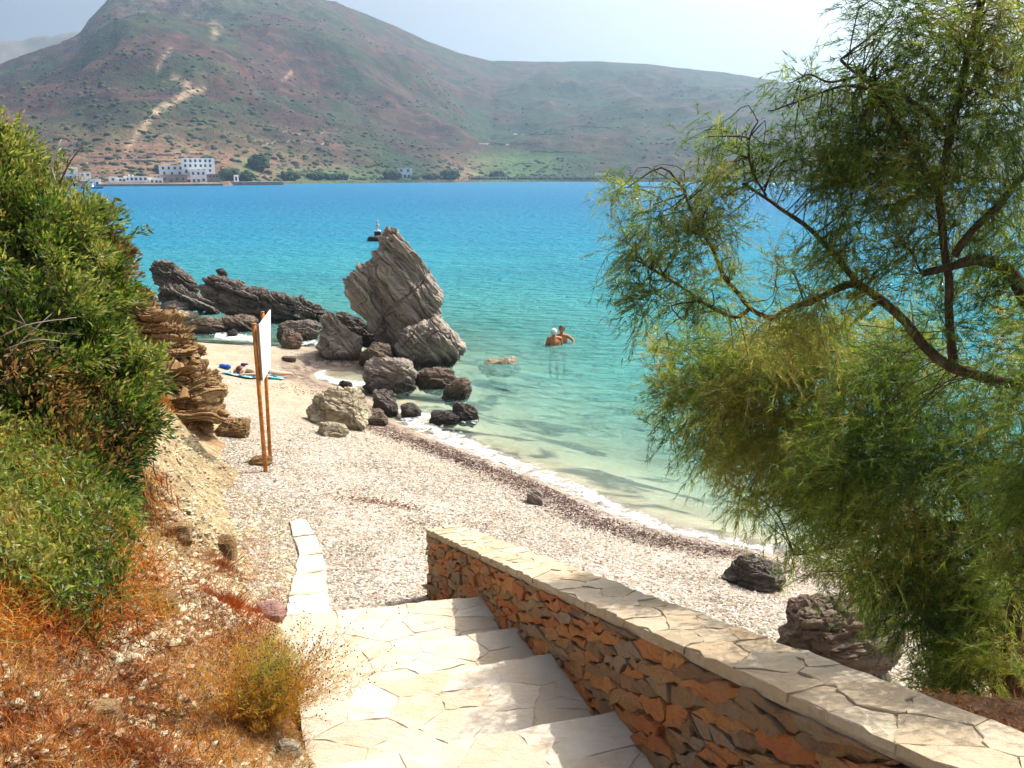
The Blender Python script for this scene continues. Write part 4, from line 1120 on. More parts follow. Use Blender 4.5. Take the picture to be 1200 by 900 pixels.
def figure(label, J, mat, hair, hair_mat, loc, rotm, face=1, extra=None, group=None):
    """J: joints in the person's own frame (x to their right, y forward, z up)"""
    T = lambda p: np.asarray(rotm) @ np.asarray(p, float) + np.asarray(loc)
    ch = []
    A = lambda pts, rs: ch.append(([T(p) for p in pts], rs))
    A([J['pelvis'], J['waist'], J['chest'], J['neck0']], [.125, .115, .135, .075])
    for sx in (-1, 1):
        A([np.array(J['pelvis']) + np.array(J['rt']) * sx * .08, np.array(J['chest']) + np.array(J['rt']) * sx * .085], [.095, .11])
        A([J['neck0'], J['shR'] if sx > 0 else J['shL']], [.06, .062])
    A([J['neck0'], J['head']], [.055, .055])
    for s_ in 'RL':
        A([J['sh' + s_], J['el' + s_], J['wr' + s_]], [.056, .042, .028])
        if 'kn' + s_ in J:
            A([J['hip' + s_], J['kn' + s_], J['an' + s_]], [.088, .058, .038]); A([J['an' + s_], J['toe' + s_]], [.038, .024])
        # hand: palm, four fingers of different length and a thumb from the side of the palm
        w_, d_ = np.array(J['wr' + s_], float), np.array(J['hd' + s_], float); d_ /= np.linalg.norm(d_)
        sd_ = np.array(J['hs' + s_], float); sd_ /= np.linalg.norm(sd_); up_ = np.cross(d_, sd_)
        A([w_, w_ + d_ * .05], [.026, .03]); A([w_ + d_ * .06 - sd_ * .024, w_ + d_ * .06 + sd_ * .024], [.016, .016])
        for f_, l_ in zip((-1.5, -.5, .5, 1.5), (.06, .072, .078, .068)):
            b_ = w_ + d_ * .075 + sd_ * f_ * .0195; A([b_, b_ + d_ * l_ * .6 - up_ * .006, b_ + d_ * l_ - up_ * .02], [.0105, .0095, .008])
        A([w_ + d_ * .03 + sd_ * .026, w_ + d_ * .055 + sd_ * .055, w_ + d_ * .085 + sd_ * .062], [.013, .011, .009])
    hd = np.array(J['head'], float); fw = np.array(J['fw'], float); fw /= np.linalg.norm(fw); hu = np.array(J['hu'], float); hu /= np.linalg.norm(hu); rt = np.cross(fw, hu)
    bl = [(T(hd), .098, (.86, .95, 1.0)), (T(hd + fw * .022 - hu * .06), .068, (.9, .95, 1)), (T(hd + fw * .103 - hu * .02), .017, (1, 1, 1.3)), (T(hd + fw * .085 - hu * .062), .022, (1.3, .8, .6))]
    for sx in (-1, 1): bl.append((T(hd + rt * sx * .092 - hu * .015), .022, (.6, 1, 1.3)))
    me, bo = body_mesh('body', ch, bl, mat)
    t_ = thing('person', label, 'person', tuple(T(J['pelvis'])), 0, group)
    bo.parent = t_; bo.matrix_parent_inverse = Matrix.Translation(t_.location).inverted()
    # hair: a cap pulled back over the skull
    V, F = sph((0, 0, 0), .108, (.95, 1.0, 1.0), 18)
    L_ = V @ np.eye(3)
    keep_ = (L_[:, 1] < 0.045 + 0.75 * (L_[:, 2])) & (L_[:, 2] > -0.085 - hair)
    L_ = L_ * (1 + 0.05 * vnoise(L_ * 60, 4))[:, None]
    W_ = np.array([T(hd + rt * q[0] + fw * (q[1] - .012) + hu * (q[2] + .014)) for q in L_])
    ok = keep_[F].all(1); me = mesh_np('hair', W_, F[ok], hair_mat, True); link('hair', me, t_)
    for sx in (-1, 1):
        V, F = sph(T(hd + fw * .088 + rt * sx * .034 + hu * .012), .011, n=6); link('eye', mesh_np('eye', V, F, M['eye'], True), t_)
    return t_
def rotz(a): c_, s__ = math.cos(a), math.sin(a); return np.array([[c_, -s__, 0], [s__, c_, 0], [0, 0, 1]])
# two bathers standing chest deep; the nearer one turns the back
g = at_z(650, 404.5, 0.0)
k = np.linalg.norm(g - np.array([0, 0, CAM_H])) / FOC
J = dict(pelvis=(0, 0, -.10), waist=(0, .01, .06), chest=(0, .03, .30), neck0=(0, .05, .46), head=(-.02, .08, .62), shR=(.19, .04, .42), shL=(-.19, .04, .42), elR=(.25, .12, .16), elL=(-.25, .10, .16),
         wrR=(.12, .30, .05), wrL=(-.14, .30, .03), hdR=(-.5, .6, 0), hdL=(.5, .6, 0), hsR=(0, .3, 1), hsL=(0, .3, 1), rt=(1, 0, 0), fw=(-.25, 1, -.05), hu=(0, 0, 1),
         hipR=(.09, 0, -.14), hipL=(-.09, 0, -.14), knR=(.11, .16, -.5), knL=(-.11, .16, -.5), anR=(.1, -.02, -.88), anL=(-.1, -.02, -.88), toeR=(.11, .16, -.93), toeL=(-.11, .16, -.93))
figure('white haired bather standing in the sea with tanned bare back to the beach', J, M['skin_tan'], .02, M['hair_white'], (g[0], g[1], -0.22), rotz(R(8)), group='bathers standing in the sea')
J2 = dict(J); J2.update(head=(0, .07, .64), elR=(.30, .08, .20), wrR=(.20, .22, .12), elL=(-.36, .04, .28), wrL=(-.33, .22, .12), hdL=(-.6, .3, -.3), fw=(.1, 1, 0))
g2 = g + np.array([0.24, 0.42, 0])
figure('dark haired bather facing the beach behind the white haired one, elbow out to the side', J2, M['skin_tan'], .03, M['hair_dark'], (g2[0], g2[1], -0.20), rotz(R(176)), group='bathers standing in the sea')
# the sunbather lying on a towel, head to the left
gl_ = hit(301, 441); gh = hit(272, 441); gf = hit(338, 442)
dirv = np.array([gf[0] - gh[0], gf[1] - gh[1]]); rzs = math.atan2(dirv[1], dirv[0])
slope = math.atan2(gf[2] - gh[2], np.linalg.norm(dirv))
# lying face down: own z (up the body) -> -dir ; own y (forward) -> down
ex = np.array([math.cos(rzs) * math.cos(slope), math.sin(rzs) * math.cos(slope), math.sin(slope)])
zup = np.array([0, 0, 1.0]); sidev = np.cross(zup, ex); sidev /= np.linalg.norm(sidev); nrm_ = np.cross(ex, sidev)
RM = np.stack([sidev, -nrm_, -ex], 1)
if np.linalg.det(RM) < 0: RM[:, 0] *= -1
J3 = dict(pelvis=(0, 0, 0), waist=(0, .01, .17), chest=(0, .0, .40), neck0=(0, .0, .55), head=(.02, .02, .70), shR=(.19, .02, .50), shL=(-.19, .02, .50), elR=(.36, .07, .62), elL=(-.36, .07, .60),
          wrR=(.20, .10, .80), wrL=(-.18, .10, .80), hdR=(-.7, .1, .3), hdL=(.7, .1, .3), hsR=(.3, 0, .9), hsL=(-.3, 0, .9), rt=(1, 0, 0), fw=(-.75, .6, .1), hu=(0, 0, 1),
          hipR=(.09, .01, -.05), hipL=(-.09, .01, -.05), knR=(.12, .05, -.47), knL=(-.10, .05, -.47), anR=(.13, .06, -.88), anL=(-.12, .06, -.88), toeR=(.14, .10, -1.02), toeL=(-.10, .10, -1.02))
pc_ = gh + (gf - gh) * 0.52
Lp = np.array([pc_[0], pc_[1], hit(304, 441)[2] + 0.15])
sb = figure('sunbather lying face down on a turquoise towel, head to the left', J3, M['skin_light'], .10, M['hair_brown'], Lp, RM)
V, F = sph((0, 0, 0), 1, n=16)
W_ = np.array([Lp + RM @ (np.array([q[0] * .185, q[1] * .128 , q[2] * .13 - .03])) for q in V])
link('swim_shorts', mesh_np('swim_shorts', W_, F, M['black_cloth'], True), sb)
# towel
n = NT('towel_cloth'); tc = n.n('ShaderNodeTexCoord').outputs['Generated']
sx_ = n.n('ShaderNodeSeparateXYZ'); n.l(tc, sx_.inputs[0])
wv_ = n.math('SINE', n.math('MULTIPLY', sx_.outputs[0], 34.0))
c = n.mix(n.mrange(wv_, 0.2, 0.4), (0.03, 0.42, 0.55), (0.02, 0.06, 0.10))
c = n.mix(n.mrange(n.noise(tc, 9, 2), 0.55, 0.6), c, (0.6, 0.7, 0.72))
M['towel'] = n.done(n.pbsdf(c, 0.95))
U_, W2 = np.meshgrid(np.linspace(-1.0, 0.35, 30), np.linspace(-0.46, 0.42, 20), indexing='ij')
TX = pc_[0] + ex[0] * U_ + sidev[0] * W2; TY = pc_[1] + ex[1] * U_ + sidev[1] * W2
TZ = gz_all(np.stack([TX, TY], -1)) + 0.035 + 0.012 * fbm(np.stack([TX, TY, TX * 0], -1) * 5, 2, 4)
o = link('beach_towel', mesh_np('beach_towel', np.stack([TX, TY, TZ], -1).reshape(-1, 3), grid_faces(30, 20), M['towel'], True))
so = o.modifiers.new('thick', 'SOLIDIFY'); so.thickness = 0.012
tag(o, 'turquoise and dark striped towel under the sunbather', 'towel')
def bundle(px, py, L_, r_, colr, name, label, cat, rz):
    g_ = hit(px, py); m = MB()
    d_ = np.array([math.cos(rz), math.sin(rz), 0]); P_ = [g_ + np.array([0, 0, r_]) + d_ * L_ * q for q in (-.5, -.42, -.2, 0.05, .3, .44, .5)]
    m.tube(P_, [r_ * .5, r_ * .95, r_ * 1.05, r_ * .92, r_ * 1.06, r_ * .8, r_ * .4], 12)
    o_ = m.build(name, mat_simple(name, colr, 0.8, 0.3, 12), None, True); tag(o_, label, cat); return o_
bundle(264, 432.5, 0.34, 0.06, (0.02, 0.10, 0.50), 'rolled_towel', 'blue rolled towel on the pebbles above the sunbather head', 'towel', R(-25))
bundle(287, 431, 0.2, 0.06, (0.06, 0.02, 0.12), 'beach_bag', 'small dark purple bag on the pebbles beside the sunbather', 'bag', R(-15))

# ------------------------------------------------------------------ leafy shrub on the bank
def leaf_cloud(pos, nrm, L_, W_, cols, seed=0, fold=0.25, bend=0.0):
    """diamond leaves: pos n x 3, direction nrm n x 3"""
    r_ = np.random.default_rng(seed); N = len(pos)
    d_ = nrm / (np.linalg.norm(nrm, axis=1)[:, None] + 1e-9)
    q = r_.standard_normal((N, 3)); q[:, 2] += 0.9
    s_ = np.cross(d_, q); s_ /= np.linalg.norm(s_, axis=1)[:, None] + 1e-9
    u_ = np.cross(s_, d_)
    L_ = L_[:, None]; W_ = W_[:, None]
    b = pos; t = pos + d_ * L_ - u_ * L_ * bend; mid_ = pos + d_ * L_ * 0.45
    l = mid_ + s_ * W_ / 2 + u_ * W_ * fold; r2 = mid_ - s_ * W_ / 2 + u_ * W_ * fold
    V = np.stack([b, l, t, r2], 1).reshape(-1, 3)
    i = np.arange(N)[:, None] * 4
    F = np.concatenate([i + np.array([[0, 1, 2]]), i + np.array([[0, 2, 3]])])
    return V, F, {'col': ('FLOAT_COLOR', np.repeat(np.c_[cols, np.ones(N)], 4, 0))}
def clumpcol(pos, pal, seed, sc=1.2, jit=0.3):
    r_ = np.random.default_rng(seed); N = len(pos)
    f = np.clip(0.5 + 0.9 * fbm(pos * sc, 3, seed) + r_.normal(0, jit, N), 0, 0.999)
    pal = np.array(pal); x = f * (len(pal) - 1); i = x.astype(int)
    c = pal[i] + (pal[np.minimum(i + 1, len(pal) - 1)] - pal[i]) * (x - i)[:, None]
    return c * (0.75 + 0.5 * r_.random((N, 1)))
SHR = [(25, 640, 58, 5.2), (85, 605, 52, 5.7), (10, 705, 46, 4.7), (70, 680, 34, 5.0), (-16, 216, 50, 7.6), (24, 252, 56, 7.6), (76, 285, 60, 7.7), (30, 310, 85, 7.1), (98, 352, 56, 7.5), (40, 400, 92, 6.7), (112, 425, 54, 7.2), (90, 478, 72, 6.8), (20, 490, 85, 6.2), (140, 495, 44, 6.9),
       (60, 560, 70, 6.1), (120, 552, 48, 6.4), (-40, 300, 100, 7.2), (-50, 430, 110, 6.2), (0, 590, 60, 5.6), (60, 620, 40, 5.6), (60, 272, 42, 7.5), (116, 312, 28, 7.9), (150, 440, 36, 7.3), (0, 186, 28, 7.7), (106, 268, 22, 8.0)]
PP, DD = [], []
for (px, py, r_, y) in SHR:
    c = at_y(px, py, y); Rw = r_ / FOC * np.linalg.norm(c - [0, 0, CAM_H])
    # small tufts over the big mass
    nt_ = int(24 + Rw * 75)
    q = RNG.standard_normal((nt_, 3)); q /= np.linalg.norm(q, axis=1)[:, None]
    tc_ = c + q * Rw * (0.55 + 0.42 * RNG.random((nt_, 1))) * np.array([1, 1.15, 1])
    for k in range(nt_):
        nl = 82
        a = RNG.standard_normal((nl, 3)); a /= np.linalg.norm(a, axis=1)[:, None]
        rr = RNG.uniform(.08, .17) * (0.4 + 0.6 * RNG.random((nl, 1)))
        PP.append(tc_[k] + a * rr); DD.append(a + q[k] * 0.9 + np.array([0.15, -0.2, 0.5]) + 0.4 * RNG.standard_normal((nl, 3)))
for k in range(150):
    (px, py, r_, y) = SHR[RNG.integers(0, len(SHR))]; c = at_y(px, py, y); Rw = r_ / FOC * np.linalg.norm(c - [0, 0, CAM_H])
    a = RNG.standard_normal(3); a[2] = abs(a[2]) + .2; a /= np.linalg.norm(a); p0 = c + a * Rw * .75; e = p0 + a * RNG.uniform(.12, .28) + np.array([0, 0, .05])
    for t_ in np.linspace(0, 1, 14): PP.append((p0 + (e - p0) * t_)[None] + RNG.normal(0, 0.016, (3, 3))); DD.append(a[None] + RNG.normal(0, 0.7, (3, 3)))
# sprig poking out to the right
for (px, py, px2, py2, y) in [(135, 285, 176, 266, 8.0), (150, 300, 160, 292, 8.0), (140, 262, 128, 240, 8.0), (6, 172, 4, 146, 7.6), (36, 208, 44, 180, 7.6)]:
    a, b = at_y(px, py, y), at_y(px2, py2, y)
    for t_ in np.linspace(0.2, 1, 22): PP.append((a + (b - a) * t_)[None] + RNG.normal(0, 0.015, (2, 3))); DD.append((b - a)[None] / np.linalg.norm(b - a) + RNG.normal(0, 0.7, (2, 3)))
PP = np.concatenate(PP); DD = np.concatenate(DD)
ok = PP[:, 2] > gz_bank(PP[:, :2]) - 0.05
PP, DD = PP[ok], DD[ok]
N = len(PP)
colr = clumpcol(PP, [(0.012, 0.022, 0.005), (0.032, 0.062, 0.011), (0.075, 0.125, 0.02), (0.15, 0.19, 0.036), (0.27, 0.27, 0.08)], 5, 1.3, 0.26)
dryf = (fbm(PP * 0.9 + 40, 3, 91) + RNG.normal(0, 0.12, N) > 0.36) | (RNG.random(N) < 0.03)
colr[dryf] = np.array([0.22, 0.13, 0.05]) * (0.5 + RNG.random((dryf.sum(), 1)))
shrub = thing('leafy_shrub', 'dense evergreen shrub with small glossy leaves covering the left bank', 'shrub', tuple(hit(100, 560)))
V, F, at = leaf_cloud(PP, DD, RNG.uniform(0.034, 0.088, N), RNG.uniform(0.013, 0.030, N), colr, 3)
f = link('foliage', mesh_np('foliage', V, F, M['leaf'], False, at), shrub); f['kind'] = 'stuff'
M['bark'] = mat_simple('grey_bark', (0.16, 0.12, 0.095), 0.9, 0.35, 14, 0.2, 0.4)
M['bark_pale'] = mat_simple('bleached_twig', (0.42, 0.36, 0.30), 0.9, 0.25, 14)
M['bark_red'] = mat_simple('brown_twig', (0.14, 0.07, 0.045), 0.9, 0.3, 14)
for (px, py, r_, y) in SHR[::2]:
    c = at_y(px, py, y); g_ = np.array([c[0] - 0.25, c[1] + 0.1, 0]); g_[2] = gz_bank(np.array([g_[:2]]))[0] - 0.1
    m = MB(); m.tube(spline([g_, (g_ + c) / 2 + RNG.normal(0, 0.08, 3), c], 8), np.linspace(0.03, 0.012, 8), 6); m.build('branch', M['bark'], shrub, True)
# bare bleached twigs at its top
for (a, b, c_, rr, mt) in [((66, 215), (60, 190), (72, 163), .007, 'bark_pale'), ((62, 205), (63, 185), (72, 173), .006, 'bark_pale'), ((70, 215), (82, 190), (99, 168), .008, 'bark_red'), ((78, 198), (80, 186), (88, 178), .004, 'bark_red'), ((0, 395), (35, 380), (90, 372), .006, 'bark_pale'),
                           ((5, 410), (40, 398), (70, 400), .005, 'bark_pale'), ((0, 430), (25, 400), (60, 368), .006, 'bark_pale'), ((10, 372), (50, 388), (95, 392), .005, 'bark'), ((0, 440), (40, 410), (85, 408), .005, 'bark'), ((20, 365), (40, 392), (75, 418), .004, 'bark')]:
    y_ = 7.0 if a[1] < 300 else 5.95
    m = MB(); m.tube(spline([at_y(*a, y_), at_y(*b, y_ - .05), at_y(*c_, y_)], 8), np.linspace(rr, rr * .4, 8), 5); m.build('dead_twig', M[mt], shrub, True)

# bare brown bush twig before the outcrop
t_ = thing('bare_shrub', 'leafless brown twiggy shrub standing before the ochre outcrop', 'shrub', tuple(hit(160, 505)))
y_ = 8.6
for P_ in [[(155, 505), (180, 465), (196, 430), (199, 395)], [(196, 430), (195, 405), (196, 390)], [(190, 448), (203, 425), (218, 400)], [(202, 425), (207, 412), (203, 398)], [(186, 455), (206, 445), (216, 441)], [(199, 415), (192, 402), (190, 392)]]:
    m = MB(); m.tube(spline([at_y(a, b, y_ + random.uniform(-.08, .08)) for a, b in P_], 10), np.linspace(0.013, 0.005, 10) if P_[0][1] > 500 else np.linspace(0.006, 0.003, 10), 5); m.build('twig', M['bark_red'], t_, True)

# ------------------------------------------------------------------ tamarisk on the right
tam = thing('tamarisk_tree', 'feathery green tamarisk tree leaning over the wall on the right', 'tree', tuple(at_y(1188, 835, 3.3)))
n = NT('tamarisk_bark'); tc = n.pos()
c = n.ramp(n.noise(n.scale(tc, (1, 1, 0.35)), 26, 6, 0.7), [(0.3, (0.035, 0.024, 0.017)), (0.55, (0.13, 0.09, 0.06)), (0.75, (0.27, 0.21, 0.15))])
M['tambark'] = n.done(n.pbsdf(c, 0.9, n.bump(n.noise(n.scale(tc, (1, 1, 0.3)), 40, 5, 0.7), 1.0, 0.03), 0.15))
LIMB = [  # picture points, distance along the way, thickness in pixels
 ('trunk', [(1192, 850), (1193, 790), (1196, 740), (1205, 700)], [3.3, 3.3, 3.35, 3.4], (34, 24)),
 ('limb', [(1196, 750), (1190, 690), (1178, 655), (1158, 630), (1140, 618), (1100, 616), (1050, 622)], [3.3, 3.4, 3.5, 3.6, 3.7, 3.9, 4.1], (22, 8)),
 ('limb', [(1180, 845), (1168, 805), (1158, 765), (1150, 725), (1140, 690)], [3.2, 3.3, 3.4, 3.5, 3.7], (14, 7)),
 ('limb', [(1215, 705), (1205, 600), (1220, 520), (1240, 465)], [3.4, 3.5, 3.6, 3.6], (26, 16)),
 ('limb', [(1240, 462), (1200, 450), (1165, 445), (1100, 421), (1062, 378), (1030, 350), (1000, 332), (960, 348), (925, 362), (905, 372), (880, 360), (855, 330), (838, 303)], [3.29, 3.31, 3.33, 3.38, 3.42, 3.45, 3.47, 3.49, 3.51, 3.52, 3.54, 3.55, 3.56], (13, 4)),
 ('limb', [(1005, 333), (985, 310), (970, 290), (940, 262), (910, 241), (888, 227), (870, 215)], [3.47, 3.48, 3.49, 3.51, 3.52, 3.53, 3.54], (7, 3)),
 ('limb', [(1240, 470), (1225, 390), (1200, 347), (1180, 315), (1150, 305), (1115, 313), (1080, 321)], [3.27, 3.29, 3.31, 3.33, 3.34, 3.36, 3.38], (20, 7)),
 ('limb', [(1117, 425), (1113, 370), (1110, 320), (1103, 260), (1105, 210), (1114, 150), (1130, 80), (1148, 10), (1160, -40)], [3.38, 3.38, 3.38, 3.38, 3.39, 3.40, 3.41, 3.42, 3.42], (9, 7)),
 ('limb', [(1118, 300), (1140, 270), (1165, 245), (1190, 215), (1220, 190)], [3.36, 3.34, 3.33, 3.32, 3.31], (9, 6)),
 ('limb', [(1112, 160), (1080, 125), (1050, 112), (1015, 92), (985, 70)], [3.40, 3.43, 3.43, 3.45, 3.47], (6, 3)),
 ('limb', [(1106, 230), (1070, 175), (1030, 110), (1010, 88)], [3.39, 3.42, 3.43, 3.45], (6, 3)),
 ('limb', [(1190, 546), (1150, 548), (1115, 551), (1080, 561), (1020, 575), (960, 575)], [3.6, 3.75, 3.9, 4.1, 4.3, 4.5], (7, 4)),
 ('limb', [(1150, 625), (1110, 560), (1060, 520), (1000, 500), (930, 490), (860, 480)], [3.7, 3.9, 4.1, 4.4, 4.7, 4.9], (8, 3)),
 ('limb', [(1030, 350), (1000, 380), (950, 400), (900, 430), (850, 470)], [4.6, 4.7, 4.8, 4.9, 5.0], (6, 3)),
 ('limb', [(880, 360), (860, 372), (830, 360), (790, 330), (745, 305)], [3.54, 3.55, 3.56, 3.58, 3.60], (5, 2)),
 ('limb', [(1168, 800), (1120, 760), (1080, 720), (1020, 690)], [3.4, 3.6, 3.9, 4.2], (6, 3)),
 ('limb', [(1085, 590), (1040, 630), (980, 640), (930, 650)], [4.0, 4.2, 4.4, 4.6], (5, 2)),
 ('limb', [(855, 330), (828, 285), (810, 250), (800, 220)], [3.55, 3.56, 3.57, 3.58], (4, 2)),
 ('limb', [(900, 235), (880, 200), (878, 165), (888, 140)], [3.52, 3.52, 3.53, 3.53], (3, 1.5)),
 ('limb', [(1010, 88), (975, 95), (950, 88), (930, 96)], [3.45, 3.47, 3.48, 3.49], (3, 1.5)),
 ('limb', [(1050, 112), (1000, 100), (970, 105), (938, 118), (900, 130)], [3.43, 3.45, 3.47, 3.48, 3.49], (4, 1.5)),
]
limb_pts = []
for nm_, pts, ds, (ra, rb) in LIMB:
    W_ = np.array([at_y(p[0], p[1], d_) for p, d_ in zip(pts, ds)])
    Q_ = spline(W_, len(pts) * 8); n_ = len(Q_)
    Q_[2:-1] += 0.008 * np.stack([vnoise(Q_[2:-1] * 9, 3), vnoise(Q_[2:-1] * 9, 4), vnoise(Q_[2:-1] * 9, 5)], -1)
    dist_ = np.linalg.norm(Q_ - [0, 0, CAM_H], axis=1)
    rad = np.linspace(ra, rb, n_) / 2 / FOC * dist_ * (1 + 0.12 * vnoise(Q_ * 14, 6))
    if nm_ == 'trunk': Q_[0, 2] -= 0.25
    m = MB(); m.tube(Q_, rad, 9); m.build(nm_, M['tambark'], tam, True)
    limb_pts.append(Q_)
limb_pts = np.concatenate(limb_pts)
CR = [(1255, 560, 110, 2.75, 1.05), (1290, 440, 120, 2.80, 1.05), (1245, 650, 80, 2.70, 1.0), (1150, 760, 50, 3.4, 1.0), (1120, 815, 32, 3.4, .9), (1180, 690, 40, 3.2, .5), (1140, 690, 50, 3.6, .9), (1130, 50, 85, 3.45, 0.9), (1055, 110, 75, 3.45, 0.8), (992, 150, 62, 3.49, 0.9), (1185, 130, 85, 3.38, 1), (1085, 205, 78, 3.43, 1), (1005, 215, 60, 3.49, 1), (1165, 265, 80, 3.38, 0.9), (975, 270, 36, 3.49, 0.7), (1060, 290, 46, 3.45, 0.6), (950, 185, 40, 3.51, 0.8),  # first three clumps lie out of frame, added to shade the near coping
      (1190, 40, 60, 3.40, 1), (1060, 30, 50, 3.47, 0.5), (1050, 5, 40, 3.47, 0.6), (1010, 95, 40, 3.47, 0.6), (940, 110, 26, 3.51, 0.4), (960, 95, 30, 3.49, 0.5),
      (830, 225, 42, 3.56, 0.9), (860, 190, 30, 3.54, 0.6), (765, 240, 36, 3.60, 0.8), (745, 285, 34, 3.60, 0.8), (790, 300, 48, 3.58, 0.9), (835, 340, 42, 3.56, 0.7), (760, 345, 40, 3.60, 0.8), (800, 375, 36, 3.58, 0.7), (740, 320, 30, 3.60, 0.7), (840, 265, 38, 3.56, 0.8), (735, 220, 22, 3.60, 0.6),
      (905, 190, 36, 3.52, 0.45), (885, 160, 26, 3.53, 0.4), (985, 295, 44, 3.49, 0.5), (930, 320, 34, 3.51, 0.3), (1020, 330, 40, 3.45, 0.6), (830, 160, 24, 3.54, 0.35),
      (880, 440, 78, 4.65, 1.5), (955, 420, 72, 4.50, 1.5), (1050, 440, 84, 4.00, 1.5), (818, 460, 48, 5.00, 1.5), (840, 515, 50, 5.00, 1.5), (930, 520, 92, 4.50, 1.6), (1030, 550, 100, 3.80, 1.6), (1130, 510, 92, 3.60, 0.7), (975, 600, 52, 4.20, 1.4),
      (1060, 650, 80, 3.70, 1.5), (1150, 650, 80, 3.90, 0.6), (1015, 660, 42, 4.40, 1.2), (1095, 735, 56, 4.00, 1.3), (1150, 745, 56, 3.70, 1.1), (1190, 420, 60, 4.00, 0.4), (1090, 800, 36, 3.90, 1), (915, 570, 34, 4.80, 1.2), (880, 575, 20, 4.90, 0.8),
      (930, 640, 20, 4.70, 1), (1190, 590, 60, 3.80, 1), (785, 430, 30, 5.10, 1.2), (900, 390, 40, 3.51, 1.2), (850, 420, 40, 5.00, 1.2), (1110, 380, 50, 3.40, 0.4), (1190, 340, 60, 3.36, 0.35), (1125, 790, 40, 3.45, 1), (1100, 690, 56, 3.90, 1.1), (1185, 770, 34, 3.10, 0.8), (960, 360, 40, 3.49, 0.9)]
SPo, SDi, SLe = [], [], []
tw = MB()
for (px, py, r_, y, dn) in CR:
    c = at_y(px, py, y); dist_ = np.linalg.norm(c - [0, 0, CAM_H]); Rw = r_ / FOC * dist_
    near = limb_pts[np.argmin(np.linalg.norm(limb_pts - c, axis=1))]
    if np.linalg.norm(near - c) > 0.02:
        tw.tube(spline([near, (near + c) / 2 + np.array([0, 0, 0.04]) + RNG.normal(0, .03, 3), c], 7), np.linspace(.0065, .003, 7) * y / 4.6, 5)
    ns = int(dn * r_ ** 2 * (0.080 if dn >= 1.1 else 0.076)) + 10; fs = y / 4.6
    q = RNG.standard_normal((ns, 3)); q /= np.linalg.norm(q, axis=1)[:, None]
    st_ = c + q * Rw * (0.15 + 0.85 * RNG.random((ns, 1)) ** 0.6) * 0.88
    out_ = (c - near); out_ = out_ / (np.linalg.norm(out_) + 1e-6)
    cl_ = RNG.integers(0, max(3, ns // 16), ns); cd_ = RNG.normal(0, 0.75, (max(3, ns // 16), 3)); co_ = RNG.normal(0, 0.40 * Rw, (max(3, ns // 16), 3))
    st_ = st_ * 0.45 + 0.55 * (c + co_[cl_] * 1.55 + RNG.normal(0, 0.055, (ns, 3)))
    di = q * 0.45 + out_ * 0.35 + cd_[cl_] + np.array([-0.2, -0.05, 0.0]) + RNG.normal(0, 0.45, (ns, 3))
    SPo.append(st_); SDi.append(di / np.linalg.norm(di, axis=1)[:, None]); SLe.append(RNG.uniform(0.10, 0.24, ns) * fs)
    for k in range(0, ns, 16):
        b_ = st_[k]; e_ = b_ + SDi[-1][k] * .16 * fs
        dl_ = np.linalg.norm(limb_pts - b_, axis=1); a_ = limb_pts[np.argsort(dl_)[RNG.integers(0, 14)]]
        if np.linalg.norm(a_ - b_) > 0.55 * fs + .1: a_ = c + RNG.normal(0, .05, 3)
        tw.tube(spline([a_, (b_ * .6 + a_ * .4) + RNG.normal(0, .035, 3) + np.array([0, 0, .02]), b_, e_], 8), np.linspace(.0036, .0010, 8) * fs, 4)
tw_o = tw.build('twigs', M['tambark'], tam, True); tw_o['kind'] = 'stuff'
SPo = np.concatenate(SPo); SDi = np.concatenate(SDi); SLe = np.concatenate(SLe); NS = len(SPo)
nb = 24
tpar = RNG.random((NS, nb)) 
tpar.sort(1)
drp = np.array([0, 0, -1.0])
pos = SPo[:, None, :] + SDi[:, None, :] * (SLe[:, None] * tpar)[..., None] + drp * (0.30 * SLe[:, None] * tpar ** 2)[..., None]
nd = SDi[:, None, :] * 1.0 + RNG.normal(0, 0.5, (NS, nb, 3)) + drp * 0.25 * tpar[..., None]
pos = pos.reshape(-1, 3); nd = nd.reshape(-1, 3); nd /= np.linalg.norm(nd, axis=1)[:, None]
NB = len(pos)
spr = clumpcol(SPo, [(0.045, 0.090, 0.020), (0.09, 0.155, 0.026), (0.155, 0.22, 0.034), (0.25, 0.29, 0.05), (0.31, 0.27, 0.08)], 12, 2.2, 0.22)
colr = np.repeat(spr, nb, 0) * RNG.uniform(0.75, 1.25, (NB, 1))
fy = np.repeat(np.linalg.norm(SPo - np.array([0, 0, CAM_H]), axis=1) / 4.8, nb); L_ = RNG.uniform(0.028, 0.062, NB) * fy; Wd_ = RNG.uniform(0.0030, 0.0050, NB) * fy
q = RNG.standard_normal((NB, 3)); s_ = np.cross(nd, q); s_ /= np.linalg.norm(s_, axis=1)[:, None]
V = np.stack([pos - s_ * Wd_[:, None] / 2, pos + s_ * Wd_[:, None] / 2, pos + nd * L_[:, None] + drp * (L_ * 0.12)[:, None]], 1).reshape(-1, 3)
F = np.arange(NB * 3).reshape(-1, 3)
f = link('foliage', mesh_np('foliage', V, F, M['needle'], False, {'col': ('FLOAT_COLOR', np.repeat(np.c_[colr, np.ones(NB)], 3, 0))}), tam); f['kind'] = 'stuff'

